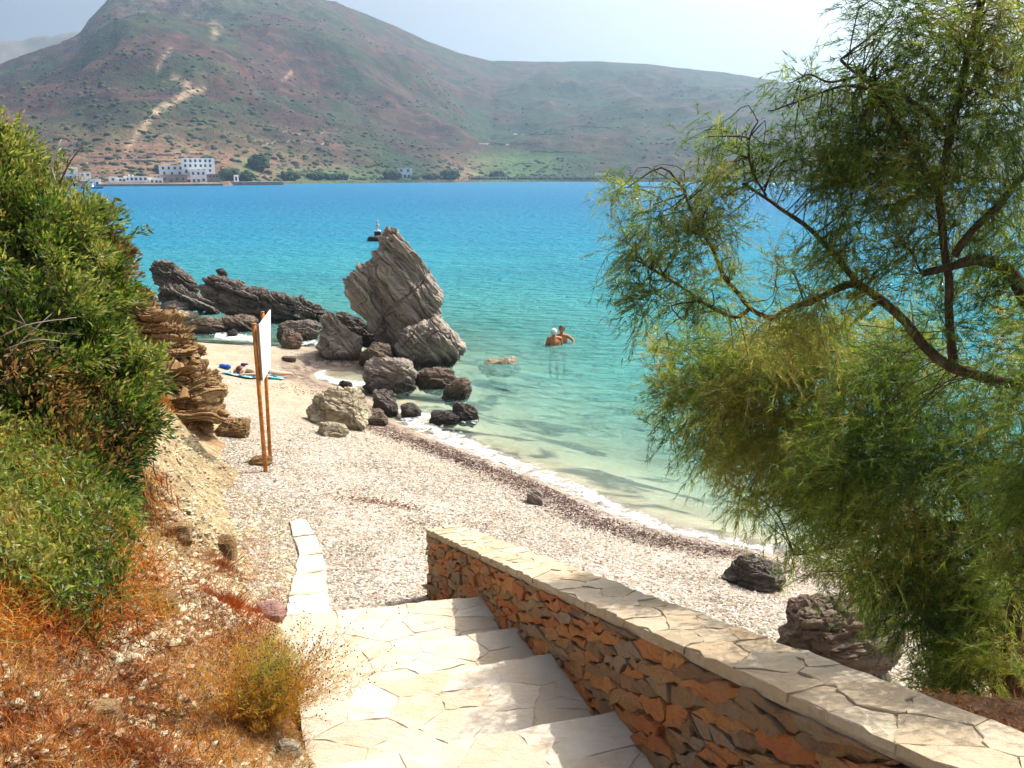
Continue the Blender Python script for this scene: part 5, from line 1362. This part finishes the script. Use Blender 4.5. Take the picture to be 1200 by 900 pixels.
# ------------------------------------------------------------------ dry plants, litter and chips on the bank
def on_bank(n_, box, fn=None, seed=0):
    """n_ ground places seen inside a picture polygon"""
    r_ = np.random.default_rng(seed); G = np.array(box, float); out_ = []
    lo, hi = G.min(0), G.max(0)
    ys = np.concatenate([np.arange(1.0, 12, 0.025)])
    while len(out_) < n_:
        q = r_.uniform(lo, hi, (n_ * 2, 2)); q = q[inside(q, G)]
        for i0 in range(0, len(q), 400):
            a = q[i0:i0 + 400]
            dv = np.stack([(a[:, 0] - 600) / FOC, CP - (a[:, 1] - 450) / FOC * SP, -(a[:, 1] - 450) / FOC * CP - SP], -1)
            Q_ = dv[:, None, :] * (ys[None, :] / dv[:, 1:2])[..., None] + np.array([0, 0, CAM_H])
            gg = HGT(Q_[..., :2]); below = Q_[..., 2] <= gg; j = below.argmax(1); good = below.any(1)
            out_ += [Q_[i, j[i]] for i in range(len(a)) if good[i]]
            if len(out_) >= n_: break
    return np.array(out_[:n_])
# fast lookup of ground height near the stairs
GX, GY = np.linspace(-9, 3, 480), np.linspace(0.5, 14, 540)
_gx, _gy = np.meshgrid(GX, GY, indexing='ij'); GZ = gz_all(np.stack([_gx, _gy], -1))
def HGT(P):
    i = np.clip((P[..., 0] - GX[0]) / (GX[1] - GX[0]), 0, len(GX) - 1.001); j = np.clip((P[..., 1] - GY[0]) / (GY[1] - GY[0]), 0, len(GY) - 1.001)
    i0, j0 = i.astype(int), j.astype(int); fi, fj = i - i0, j - j0
    return GZ[i0, j0] * (1 - fi) * (1 - fj) + GZ[i0 + 1, j0] * fi * (1 - fj) + GZ[i0, j0 + 1] * (1 - fi) * fj + GZ[i0 + 1, j0 + 1] * fi * fj
def blades(pos, up, L_, W_, cols, seed=0, curl=0.5):
    """thin bent stalks of two segments"""
    r_ = np.random.default_rng(seed); N = len(pos)
    d_ = up / (np.linalg.norm(up, axis=1)[:, None] + 1e-9); d2 = d_ + r_.normal(0, curl, (N, 3)); d2 /= np.linalg.norm(d2, axis=1)[:, None]
    s_ = np.cross(d_, r_.standard_normal((N, 3))); s_ /= np.linalg.norm(s_, axis=1)[:, None]
    W_ = W_[:, None] / 2; L_ = L_[:, None]
    m_ = pos + d_ * L_ * .5; t = m_ + d2 * L_ * .5
    V = np.stack([pos - s_ * W_, pos + s_ * W_, m_ + s_ * W_ * .8, m_ - s_ * W_ * .8, t], 1).reshape(-1, 3)
    i = np.arange(N)[:, None] * 5
    F = np.concatenate([i + np.array([[0, 1, 2]]), i + np.array([[0, 2, 3]]), i + np.array([[3, 2, 4]])])
    return V, F, {'col': ('FLOAT_COLOR', np.repeat(np.c_[cols, np.ones(N)], 5, 0))}
def dry(name, label, n_, poly, pal, Lr, Wr, seed, curl=0.6, updir=(0.1, -0.15, 0.7), spread_=0.7, tuft=8, tr=0.05, cat='grass', lift=0.0, kind='stuff'):
    r_ = np.random.default_rng(seed)
    c = on_bank(n_ // tuft, poly, seed=seed); c = np.repeat(c, tuft, 0)
    N = len(c); p = c + r_.normal(0, tr, (N, 3)) * np.array([1, 1, 0]); p[:, 2] = HGT(p[:, :2]) - 0.004 + lift * r_.random(N)
    cols = clumpcol(c, pal, seed, 2.5, 0.25)
    V, F, at = blades(p, np.array(updir) + r_.normal(0, spread_, (N, 3)), r_.uniform(*Lr, N), r_.uniform(*Wr, N), cols, seed, curl)
    o_ = link(name, mesh_np(name, V, F, M['dry'], False, at)); tag(o_, label, cat, kind=kind); return o_
RUST = [(0.11, 0.03, 0.014), (0.29, 0.075, 0.02), (0.42, 0.14, 0.03), (0.48, 0.22, 0.05), (0.50, 0.30, 0.10)]
STRAW = [(0.16, 0.10, 0.05), (0.36, 0.26, 0.13), (0.50, 0.40, 0.22), (0.30, 0.24, 0.12)]
BROWN = [(0.06, 0.03, 0.018), (0.17, 0.085, 0.045), (0.30, 0.17, 0.09), (0.40, 0.27, 0.15)]
dry('dry_litter', 'brown dry stalks and litter matting the near bank', 26000, [(-10, 640), (120, 650), (250, 700), (320, 760), (372, 840), (366, 905), (-10, 905)], BROWN, (0.03, 0.09), (0.0022, 0.005), 31, 0.8, (0.1, -0.2, 0.4), 0.9, 10, 0.05)
dry('dry_grass', 'rust orange dry grass carpeting the bank in the corner', 24000, [(-10, 740), (130, 800), (230, 740), (300, 720), (365, 800), (362, 905), (-10, 905)], RUST, (0.03, 0.10), (0.002, 0.0045), 32, 0.8, (0.1, -0.2, 0.5), 0.8, 14, 0.045)
dry('straw_grass', 'straw coloured stalks strewn over the pale earth of the bank', 9000, [(150, 560), (240, 520), (330, 600), (345, 700), (300, 720), (130, 760), (100, 660)], STRAW, (0.03, 0.10), (0.002, 0.005), 33, 0.7, (0.2, -0.2, 0.15), 0.8, 5, 0.06)
dry('leaf_litter', 'rust orange leaf litter on the earth under the tamarisk', 1300, [(1040, 850), (1080, 810), (1215, 800), (1215, 905), (1110, 905)], [(0.20, 0.07, 0.03), (0.42, 0.16, 0.05), (0.5, 0.26, 0.10), (0.30, 0.18, 0.10)], (0.012, 0.045), (0.004, 0.010), 34, 0.5, (0, 0, 0.06), 0.6, 4, 0.08, lift=0.02)
dry('red_scrub', 'rust red dry scrub mixed into the green below the shrub', 16000, [(-10, 470), (70, 460), (190, 560), (215, 640), (190, 760), (-10, 780)], RUST + [(0.16, 0.17, 0.04)], (0.05, 0.15), (0.0025, 0.006), 35, 0.8, (0.1, -0.2, 0.6), 0.8, 16, 0.05, cat='scrub', lift=0.12)
dry('red_scrub', 'rust coloured dry stalks on the slope left of the stairs', 6000, [(215, 640), (300, 620), (335, 690), (340, 760), (250, 770), (190, 740)], RUST, (0.03, 0.09), (0.002, 0.004), 36, 0.8, (0.1, -0.2, 0.6), 0.8, 14, 0.07, cat='scrub', lift=0.03)
def plant(name, label, px, py, n_, pal, Lr, Wr, seed, rad, updir=(0, -0.1, 1), spread_=0.55, cat='shrub', leafy=None, group=None):
    r_ = np.random.default_rng(seed); c = hit(px, py); t_ = thing(name, label, cat, tuple(c), 0, group)
    N = n_; a_ = r_.random(N) * 6.283; q = rad * np.abs(r_.normal(0, 0.75, N))
    p = np.stack([c[0] + q * np.cos(a_), c[1] + q * np.sin(a_), np.zeros(N)], -1); p[:, 2] = HGT(p[:, :2]) - 0.01 + r_.random(N) * Lr[1] * 0.5
    d_ = np.array(updir) + np.stack([np.cos(a_), np.sin(a_), 0 * a_], -1) * (q / rad)[:, None] * 0.8 + r_.normal(0, spread_, (N, 3))
    V, F, at = blades(p, d_, r_.uniform(*Lr, N), r_.uniform(*Wr, N), clumpcol(p, pal, seed, 6, 0.3), seed, 0.6)
    f_ = link('foliage', mesh_np('foliage', V, F, M['dry'], False, at), t_); f_['kind'] = 'stuff'
    m = MB()
    for k in range(9):
        e = c + np.array([r_.normal(0, rad * .6), r_.normal(0, rad * .6), Lr[1] * 1.3]); m.tube(spline([c - [0, 0, .03], (c + e) / 2 + r_.normal(0, .01, 3), e], 6), np.linspace(.004, .0015, 6), 4)
    s_o = m.build('stems', M['bark_red'], t_, True); s_o['kind'] = 'stuff'
    return t_, c
GP = 'dry plants on the bank'
plant('dry_plant', 'bright rust red dry plant below the flat purple stone', 270, 712, 3200, [(0.16, 0.03, 0.015), (0.33, 0.075, 0.025), (0.42, 0.13, 0.035)], (0.03, 0.08), (0.0018, 0.004), 41, 0.17, group=GP)
plant('dry_plant', 'rust red dry plant tucked against the stair side, above the purple stone', 262, 665, 1500, [(0.16, 0.04, 0.02), (0.30, 0.09, 0.035), (0.40, 0.18, 0.07)], (0.03, 0.07), (0.0018, 0.004), 42, 0.16, group=GP)
plant('dry_plant', 'red brown heath like plant amid the green leaves of the shrub', 38, 490, 1400, [(0.16, 0.04, 0.02), (0.30, 0.09, 0.035), (0.36, 0.14, 0.05)], (0.05, 0.12), (0.003, 0.006), 43, 0.25, group=GP)
plant('dry_plant', 'orange dry plant at the foot of the ochre outcrop', 190, 470, 1200, [(0.25, 0.08, 0.03), (0.42, 0.17, 0.05), (0.5, 0.28, 0.1)], (0.06, 0.14), (0.004, 0.008), 44, 0.3, group=GP)
# hanging dead brown leaves below the shrub
r_ = np.random.default_rng(45); c0 = hit(155, 590); t_ = thing('dead_plant', 'dead plant with long hanging russet leaves below the green shrub', 'plant', tuple(c0))
N = 240; top_ = c0 + np.array([0.05, -0.15, 0.22]); p = top_ + r_.normal(0, 1, (N, 3)) * np.array([.15, .10, .10])
V, F, at = blades(p, np.array([0.25, -0.25, -1.0]) + r_.normal(0, .28, (N, 3)), r_.uniform(.14, .34, N), r_.uniform(.008, .017, N), clumpcol(p, [(0.10, 0.03, 0.015), (0.26, 0.085, 0.035), (0.40, 0.19, 0.08)], 45, 8), 45, .3)
f_ = link('foliage', mesh_np('foliage', V, F, M['dry'], False, at), t_); f_['kind'] = 'stuff'
# yellow seeding shrub leaning over the stairs
r_ = np.random.default_rng(46); c0 = hit(300, 850); t_ = thing('seeding_shrub', 'yellow orange seeding shrub with dark seed heads leaning over the stairs', 'shrub', tuple(c0))
N = 620; a_ = r_.random(N) * 6.283; base_ = c0 + np.stack([np.cos(a_) * .09 * np.sqrt(r_.random(N)), np.sin(a_) * .09 * np.sqrt(r_.random(N)), 0 * a_], -1)
tip = base_ + (np.array([0.13, 0.08, 0.31]) + r_.normal(0, 1, (N, 3)) * np.array([.19, .18, .08])) * r_.uniform(.6, 1.08, (N, 1))
tip[:, 2] = np.maximum(tip[:, 2], HGT(tip[:, :2]) + .04)
P0_, P1_, W3 = [], [], []
cols = clumpcol(tip, [(0.30, 0.11, 0.03), (0.42, 0.24, 0.06), (0.34, 0.30, 0.07), (0.24, 0.25, 0.06)], 46, 6)
m = MB()
for k in range(N):
    mid_ = base_[k] * .5 + tip[k] * .5 + np.array([0, 0, .02]) + r_.normal(0, .008, 3); P0_ += [base_[k], mid_]; P1_ += [mid_, tip[k]]; W3 += [.0022, .0016]
    for z_ in range(3):
        e = tip[k] + r_.normal(0, .022, 3) + np.array([0, 0, .015]); P0_.append(mid_ * .3 + tip[k] * .7); P1_.append(e); W3.append(.0011)
        if r_.random() < .45: m.add(ICV * 0.0042 + e, ICF)
P0_, P1_ = np.array(P0_), np.array(P1_); ld = P1_ - P0_
V, F, at = blades(P0_, ld, np.linalg.norm(ld, axis=1), np.array(W3) * 1.3, np.repeat(cols, 5, 0)[:len(P0_)], 46, 0.12)
f_ = link('stalks', mesh_np('stalks', V, F, M['dry'], False, at), t_); f_['kind'] = 'stuff'
s_o = m.build('seed_heads', M['hair_dark'], t_); s_o['kind'] = 'stuff'
N = 21000; kk_ = r_.integers(0, 620, N); tq = r_.random((N, 1)) ** .7; p = base_[kk_] * (1 - tq) + tip[kk_] * tq + r_.normal(0, .012, (N, 3))
V, F, at = blades(p, np.array([0.2, 0, .8]) + r_.normal(0, .7, (N, 3)), r_.uniform(.015, .045, N), r_.uniform(.0016, .0032, N), clumpcol(p, [(0.38, 0.10, 0.02), (0.52, 0.22, 0.04), (0.50, 0.36, 0.07), (0.26, 0.28, 0.05)], 47, 5), 47, .5)
f_ = link('foliage', mesh_np('foliage', V, F, M['dry'], False, at), t_); f_['kind'] = 'stuff'
# low green leaves creeping down the bank
c = on_bank(1900, [(-10, 500), (60, 480), (150, 540), (185, 600), (160, 650), (140, 720), (100, 760), (30, 720), (-10, 700)], seed=51)
c = np.repeat(c, 7, 0) + RNG.normal(0, .045, (1900 * 7, 3)); c[:, 2] = HGT(c[:, :2]) + 0.26 * RNG.random(len(c)) ** 2 + .01
N = len(c); V, F, at = leaf_cloud(c, np.array([.1, -.3, .5]) + RNG.normal(0, .7, (N, 3)), RNG.uniform(.035, .075, N), RNG.uniform(.012, .024, N), clumpcol(c, [(0.04, 0.065, 0.012), (0.08, 0.125, 0.018), (0.15, 0.20, 0.035), (0.25, 0.24, 0.06)], 51, 2), 52)
tag(link('creeping_leaves', mesh_np('creeping_leaves', V, F, M['leaf'], False, at)), 'low green leaves creeping down the near bank', 'ground cover', kind='stuff')
# stone chips of the crumbling bank
def chips(name, label, n_, poly, seed, sc, pal, mat, flat=.5, cat='gravel'):
    p = on_bank(n_, poly, seed=seed); r_ = np.random.default_rng(seed); p[:, 2] = HGT(p[:, :2])
    s_ = sc[0] * (sc[1] / sc[0]) ** (r_.random(n_) ** 2.2)
    V, F, at = scatter(ICV, ICF, p, np.stack([s_, s_ * r_.uniform(.5, .9, n_), s_ * flat * r_.uniform(.6, 1.2, n_)], -1), r_.random(n_) * 6.28, clumpcol(p, pal, seed, 2, .35), None, .35, seed)
    tag(link(name, mesh_np(name, V, F, mat, False, at)), label, cat, kind='stuff')
n = NT('pebble'); tc = n.pos(); pc2 = n.mix(n.mrange(n.noise(tc, 90, 4, 0.7), 0.35, 0.65, 0.35, 0), n.attr('col', 'Color'), (0.2, 0.15, 0.1))
M['pebble'] = n.done(n.pbsdf(pc2, 0.8, None, 0.25))
OCH = [(0.20, 0.14, 0.08), (0.36, 0.29, 0.18), (0.48, 0.42, 0.28), (0.40, 0.40, 0.28)]
chips('stone_chips', 'pale ochre stone chips crumbling down the bank', 9000, [(130, 600), (185, 500), (262, 500), (275, 560), (335, 605), (350, 690), (300, 730), (140, 780), (60, 700)], 61, (.008, .045), OCH, M['pebble'])
chips('earth_crumbs', 'brown crumbs and chips on the near part of the bank', 4000, [(-10, 640), (200, 720), (320, 760), (365, 840), (360, 905), (-10, 905)], 62, (.005, .03), BROWN + OCH, M['pebble'])
# single stones lying on the bank
for (x0, y0, x1, y1, mt, lb, sd) in [(299, 707, 333, 726, 'stone_purple', 'flat purple stone lying on the bank beside the stairs', 81), (104, 826, 140, 850, 'rock_ochre', 'pale ochre stone half buried in the dry grass of the near bank', 82),
    (326, 869, 352, 886, 'rock_pale', 'white stone beside the stairs under the seeding shrub', 83), (252, 628, 276, 650, 'rock_ochre', 'dark ochre stone bulging from the bank above the red plant', 84), (168, 695, 205, 715, 'rock_ochre', 'pale stone half buried in straw in the middle of the bank', 85),
(190, 614, 225, 632, 'rock_ochre', 'pale block at the foot of the dead russet plant', 87)]:
    g_ = hit((x0 + x1) / 2, y1)
    boulder(x0, y0, x1, y1, mt, sd, lb, 0.1, 1.1, 0.9, 0.1, 0.7, y_at=g_[1], name='stone', pw=0.55, cuts=14, lay=0.4, res=(44, 60), grp='stones on the bank')

# ------------------------------------------------------------------ pebbles, seaweed and foam
def beach_pts(n_, x0, x1, y0, y1, ok_, seed):
    r_ = np.random.default_rng(seed); P_ = np.stack([r_.uniform(x0, x1, n_), r_.uniform(y0, y1, n_)], -1)
    s_ = shore(P_); k_ = ok_(P_, s_, r_); P_, s_ = P_[k_], s_[k_]
    return np.c_[P_, gz_beach(P_, s_)], s_
PAL = [(0.105, 0.092, 0.072), (0.215, 0.195, 0.158), (0.32, 0.295, 0.245), (0.40, 0.375, 0.32), (0.54, 0.52, 0.47)]
def vis(P_): return np.abs(P_[:, 0]) < 0.66 * P_[:, 1] + 0.6
p, s_ = beach_pts(175000, -6, 7.5, 3.0, 15.5, lambda P_, s_, r_: (s_ > 0.25) & (banks(P_) < 0.1) & vis(P_) & (r_.random(len(P_)) < np.interp(P_[:, 1], [5, 9, 13, 15.5], [1, .8, .45, .1])), 71)
wd = (p[:, 0] - (1.75 - 0.336 * p[:, 1])) * 0.948
su = (p[:, :2] - O0) @ WU; svv = (p[:, :2] - O0) @ WV
kp = ~((np.abs(wd - .25) < .27) & (p[:, 1] < 7.7)) & ~((su < 0.12) & (svv > -.1) & (svv < 1.6)) & ~((wd < 0) & (p[:, 1] < 5.3))
p = p[kp]; N = len(p)
r_ = np.random.default_rng(72)
zz = 0.0095 * (0.021 / 0.0095) ** r_.random(N) * np.where(r_.random(N) < .06, 1.7, 1)
colr = clumpcol(p, PAL, 73, 1.0, 0.33)
mv = r_.random(N) < .13; colr[mv] = np.array([0.11, 0.08, 0.07]); mv = r_.random(N) < .05; colr[mv] = np.array([0.42, 0.25, 0.15])
octa_V = np.array([(1, 0, 0), (0.3, .95, 0), (-.8, .6, 0), (-.8, -.6, 0), (.3, -.95, 0), (0.1, 0, 1), (0, 0, -1)], float)
octa_F = np.array([(0, 1, 5), (1, 2, 5), (2, 3, 5), (3, 4, 5), (4, 0, 5)])
octa_V[:5, 2] = 0.1
V, F, at = scatter(octa_V, octa_F, p + np.array([0, 0, .002]), np.stack([zz, zz * r_.uniform(.55, .9, N), zz * r_.uniform(.4, .75, N)], -1), r_.random(N) * 6.28, colr, None, .25, 74)
tag(link('pebbles', mesh_np('pebbles', V, F, M['pebble'], True, at)), 'pale pebbles covering the beach', 'pebbles', kind='stuff')
# dried seaweed along the tide line
def wrack(n_, x0, x1, y0, y1, ok_, seed, nm, lb, pal=((0.035, 0.018, 0.018), (0.09, 0.04, 0.035), (0.17, 0.09, 0.07), (0.06, 0.05, 0.05))):
    p, s_ = beach_pts(n_, x0, x1, y0, y1, ok_, seed); r_ = np.random.default_rng(seed); N = len(p)
    V, F, at = leaf_cloud(p + np.array([0, 0, .012]) + np.abs(r_.normal(0, .012, (N, 3))) * np.array([0, 0, 1]), r_.normal(0, 1, (N, 3)) * np.array([1, 1, .35]), r_.uniform(.03, .075, N), r_.uniform(.008, .02, N), clumpcol(p, pal, seed, 3), seed, .2)
    tag(link(nm, mesh_np(nm, V, F, M['dry'], False, at)), lb, 'seaweed', kind='stuff')
def okw(P_, s_, r_):
    q = 0.85 + 0.35 * vnoise(np.c_[P_, P_[:, 0] * 0] * .6, 7); wdt = np.interp(P_[:, 0], [-3, -1.5, 0.5, 2.5, 4], [.3, .4, .5, .45, .2])
    return (s_ > .35) & (r_.random(len(P_)) < np.exp(-((s_ - q) / wdt) ** 2) * np.interp(P_[:, 0], [-3.2, -2.2, 2.6, 4.5], [.3, 1, 1, .15]))
wrack(95000, -3.4, 4.8, 8, 18.5, okw, 75, 'seaweed', 'dark purple brown dried seaweed along the tide line')
g_ = hit(438, 589)
wrack(5000, g_[0] - .9, g_[0] + 1.6, g_[1] - .45, g_[1] + .45, lambda P_, s_, r_: r_.random(len(P_)) < np.exp(-((P_[:, 0] - g_[0] - .1) / .5) ** 2 - ((P_[:, 1] - g_[1]) / .13) ** 2) * .8, 76, 'seaweed', 'patch of brown dried seaweed on the pebbles in the middle of the beach', ((0.10, 0.05, 0.03), (0.25, 0.13, 0.08), (0.33, 0.22, 0.13)))
g_ = hit(372, 462)
wrack(5000, g_[0] - 2, g_[0] + 2, g_[1] - 2, g_[1] + 2, lambda P_, s_, r_: (s_ > .3) & (r_.random(len(P_)) < np.exp(-((P_[:, 0] - g_[0]) / 1.0) ** 2 - ((P_[:, 1] - g_[1]) / .7) ** 2) * .7), 77, 'seaweed', 'reddish dried seaweed on the sand behind the pale boulder', ((0.10, 0.04, 0.035), (0.22, 0.10, 0.08), (0.30, 0.2, 0.15)))
# foam
n = NT('sea_foam'); v = n.pos(); e = n.attr('edge')
f1_ = n.noise(n.scale(v, (1, 1, 1)), 5.0, 6, 0.7, 0.8); f2_ = n.noise(v, 22, 5, 0.7)
a_ = n.math('ADD', n.math('MULTIPLY', f1_, 0.75), n.math('MULTIPLY', f2_, 0.35))
al = n.mrange(n.math('ADD', a_, e), 0.60, 0.80)
dfm = n.n('ShaderNodeBsdfDiffuse'); dfm.inputs[0].default_value = (0.82, 0.84, 0.85, 1)
trn = n.n('ShaderNodeBsdfTransparent'); mxs = n.n('ShaderNodeMixShader'); n.l(al, mxs.inputs[0]); n.l(trn.outputs[0], mxs.inputs[1]); n.l(dfm.outputs[0], mxs.inputs[2])
M['foam'] = n.done(mxs.outputs[0])
FV, FF, FE, k0 = [], [], [], 0
def ribbon(lo, up, ns=120, nw=14, gain=.25):
    global k0
    lo, up = spline(lo, ns), spline(up, ns)
    for i in range(ns):
        for j in range(nw):
            t_ = j / (nw - 1); q = lo[i] + (up[i] - lo[i]) * t_; g_ = at_z(q[0], q[1], 0.0)
            zg = max(0.0, float(gz_beach(np.array([g_[:2]]))[0])); g_ = at_z(q[0], q[1], zg)
            FV.append((g_[0], g_[1], max(0.0, float(gz_beach(np.array([g_[:2]]))[0])) + .018 + .012 * math.sin(3.14 * t_)))
            FE.append(gain * (1 - abs(2 * t_ - .75) ** 1.5) - .06)
    FF.append(grid_faces(ns, nw) + k0); k0 += ns * nw
ribbon([(462, 496), (520, 524), (577, 546), (662, 580), (729, 612), (824, 638), (905, 655)], [(490, 483), (540, 500), (606, 530), (690, 562), (750, 594), (835, 622), (905, 632)], gain=.20)
ribbon([(478, 484), (560, 515), (660, 553), (740, 585), (840, 615), (905, 628)], [(500, 470), (590, 500), (690, 538), (760, 570), (850, 600), (905, 606)], gain=.02)
ribbon([(428, 455), (400, 453), (374, 446), (366, 438), (378, 431)], [(428, 446), (408, 444), (392, 440), (388, 436), (398, 431)], 50, 12, .28)
ribbon([(250, 399), (270, 400), (300, 402)], [(255, 386), (275, 387), (300, 392)], 40, 10, .25)
ribbon([(452, 490), (472, 492), (500, 496), (560, 498)], [(455, 470), (476, 474), (505, 480), (560, 486)], 50, 12, .2)
ribbon([(345, 408), (365, 405), (380, 408)], [(348, 400), (366, 396), (380, 398)], 24, 8, .2)
o = link('foam', mesh_np('foam', np.array(FV), np.concatenate(FF), M['foam'], True, {'edge': ('FLOAT', np.array(FE))}))
tag(o, 'white foam of the small waves breaking along the waterline', 'foam', kind='stuff')

# ------------------------------------------------------------------ haze
hz = MB(); hz.box((0, 1500, 232), (7000, 6400, 540))
n = NT('haze_air'); pv = n.n('ShaderNodeVolumePrincipled')
pv.inputs['Color'].default_value = (0.55, 0.78, 1.0, 1); pv.inputs['Density'].default_value = 0.00024; pv.inputs['Anisotropy'].default_value = 0.6
n.l(pv.outputs[0], n.out.inputs['Volume'])
o = hz.build('haze', n.m); tag(o, kind='stuff')
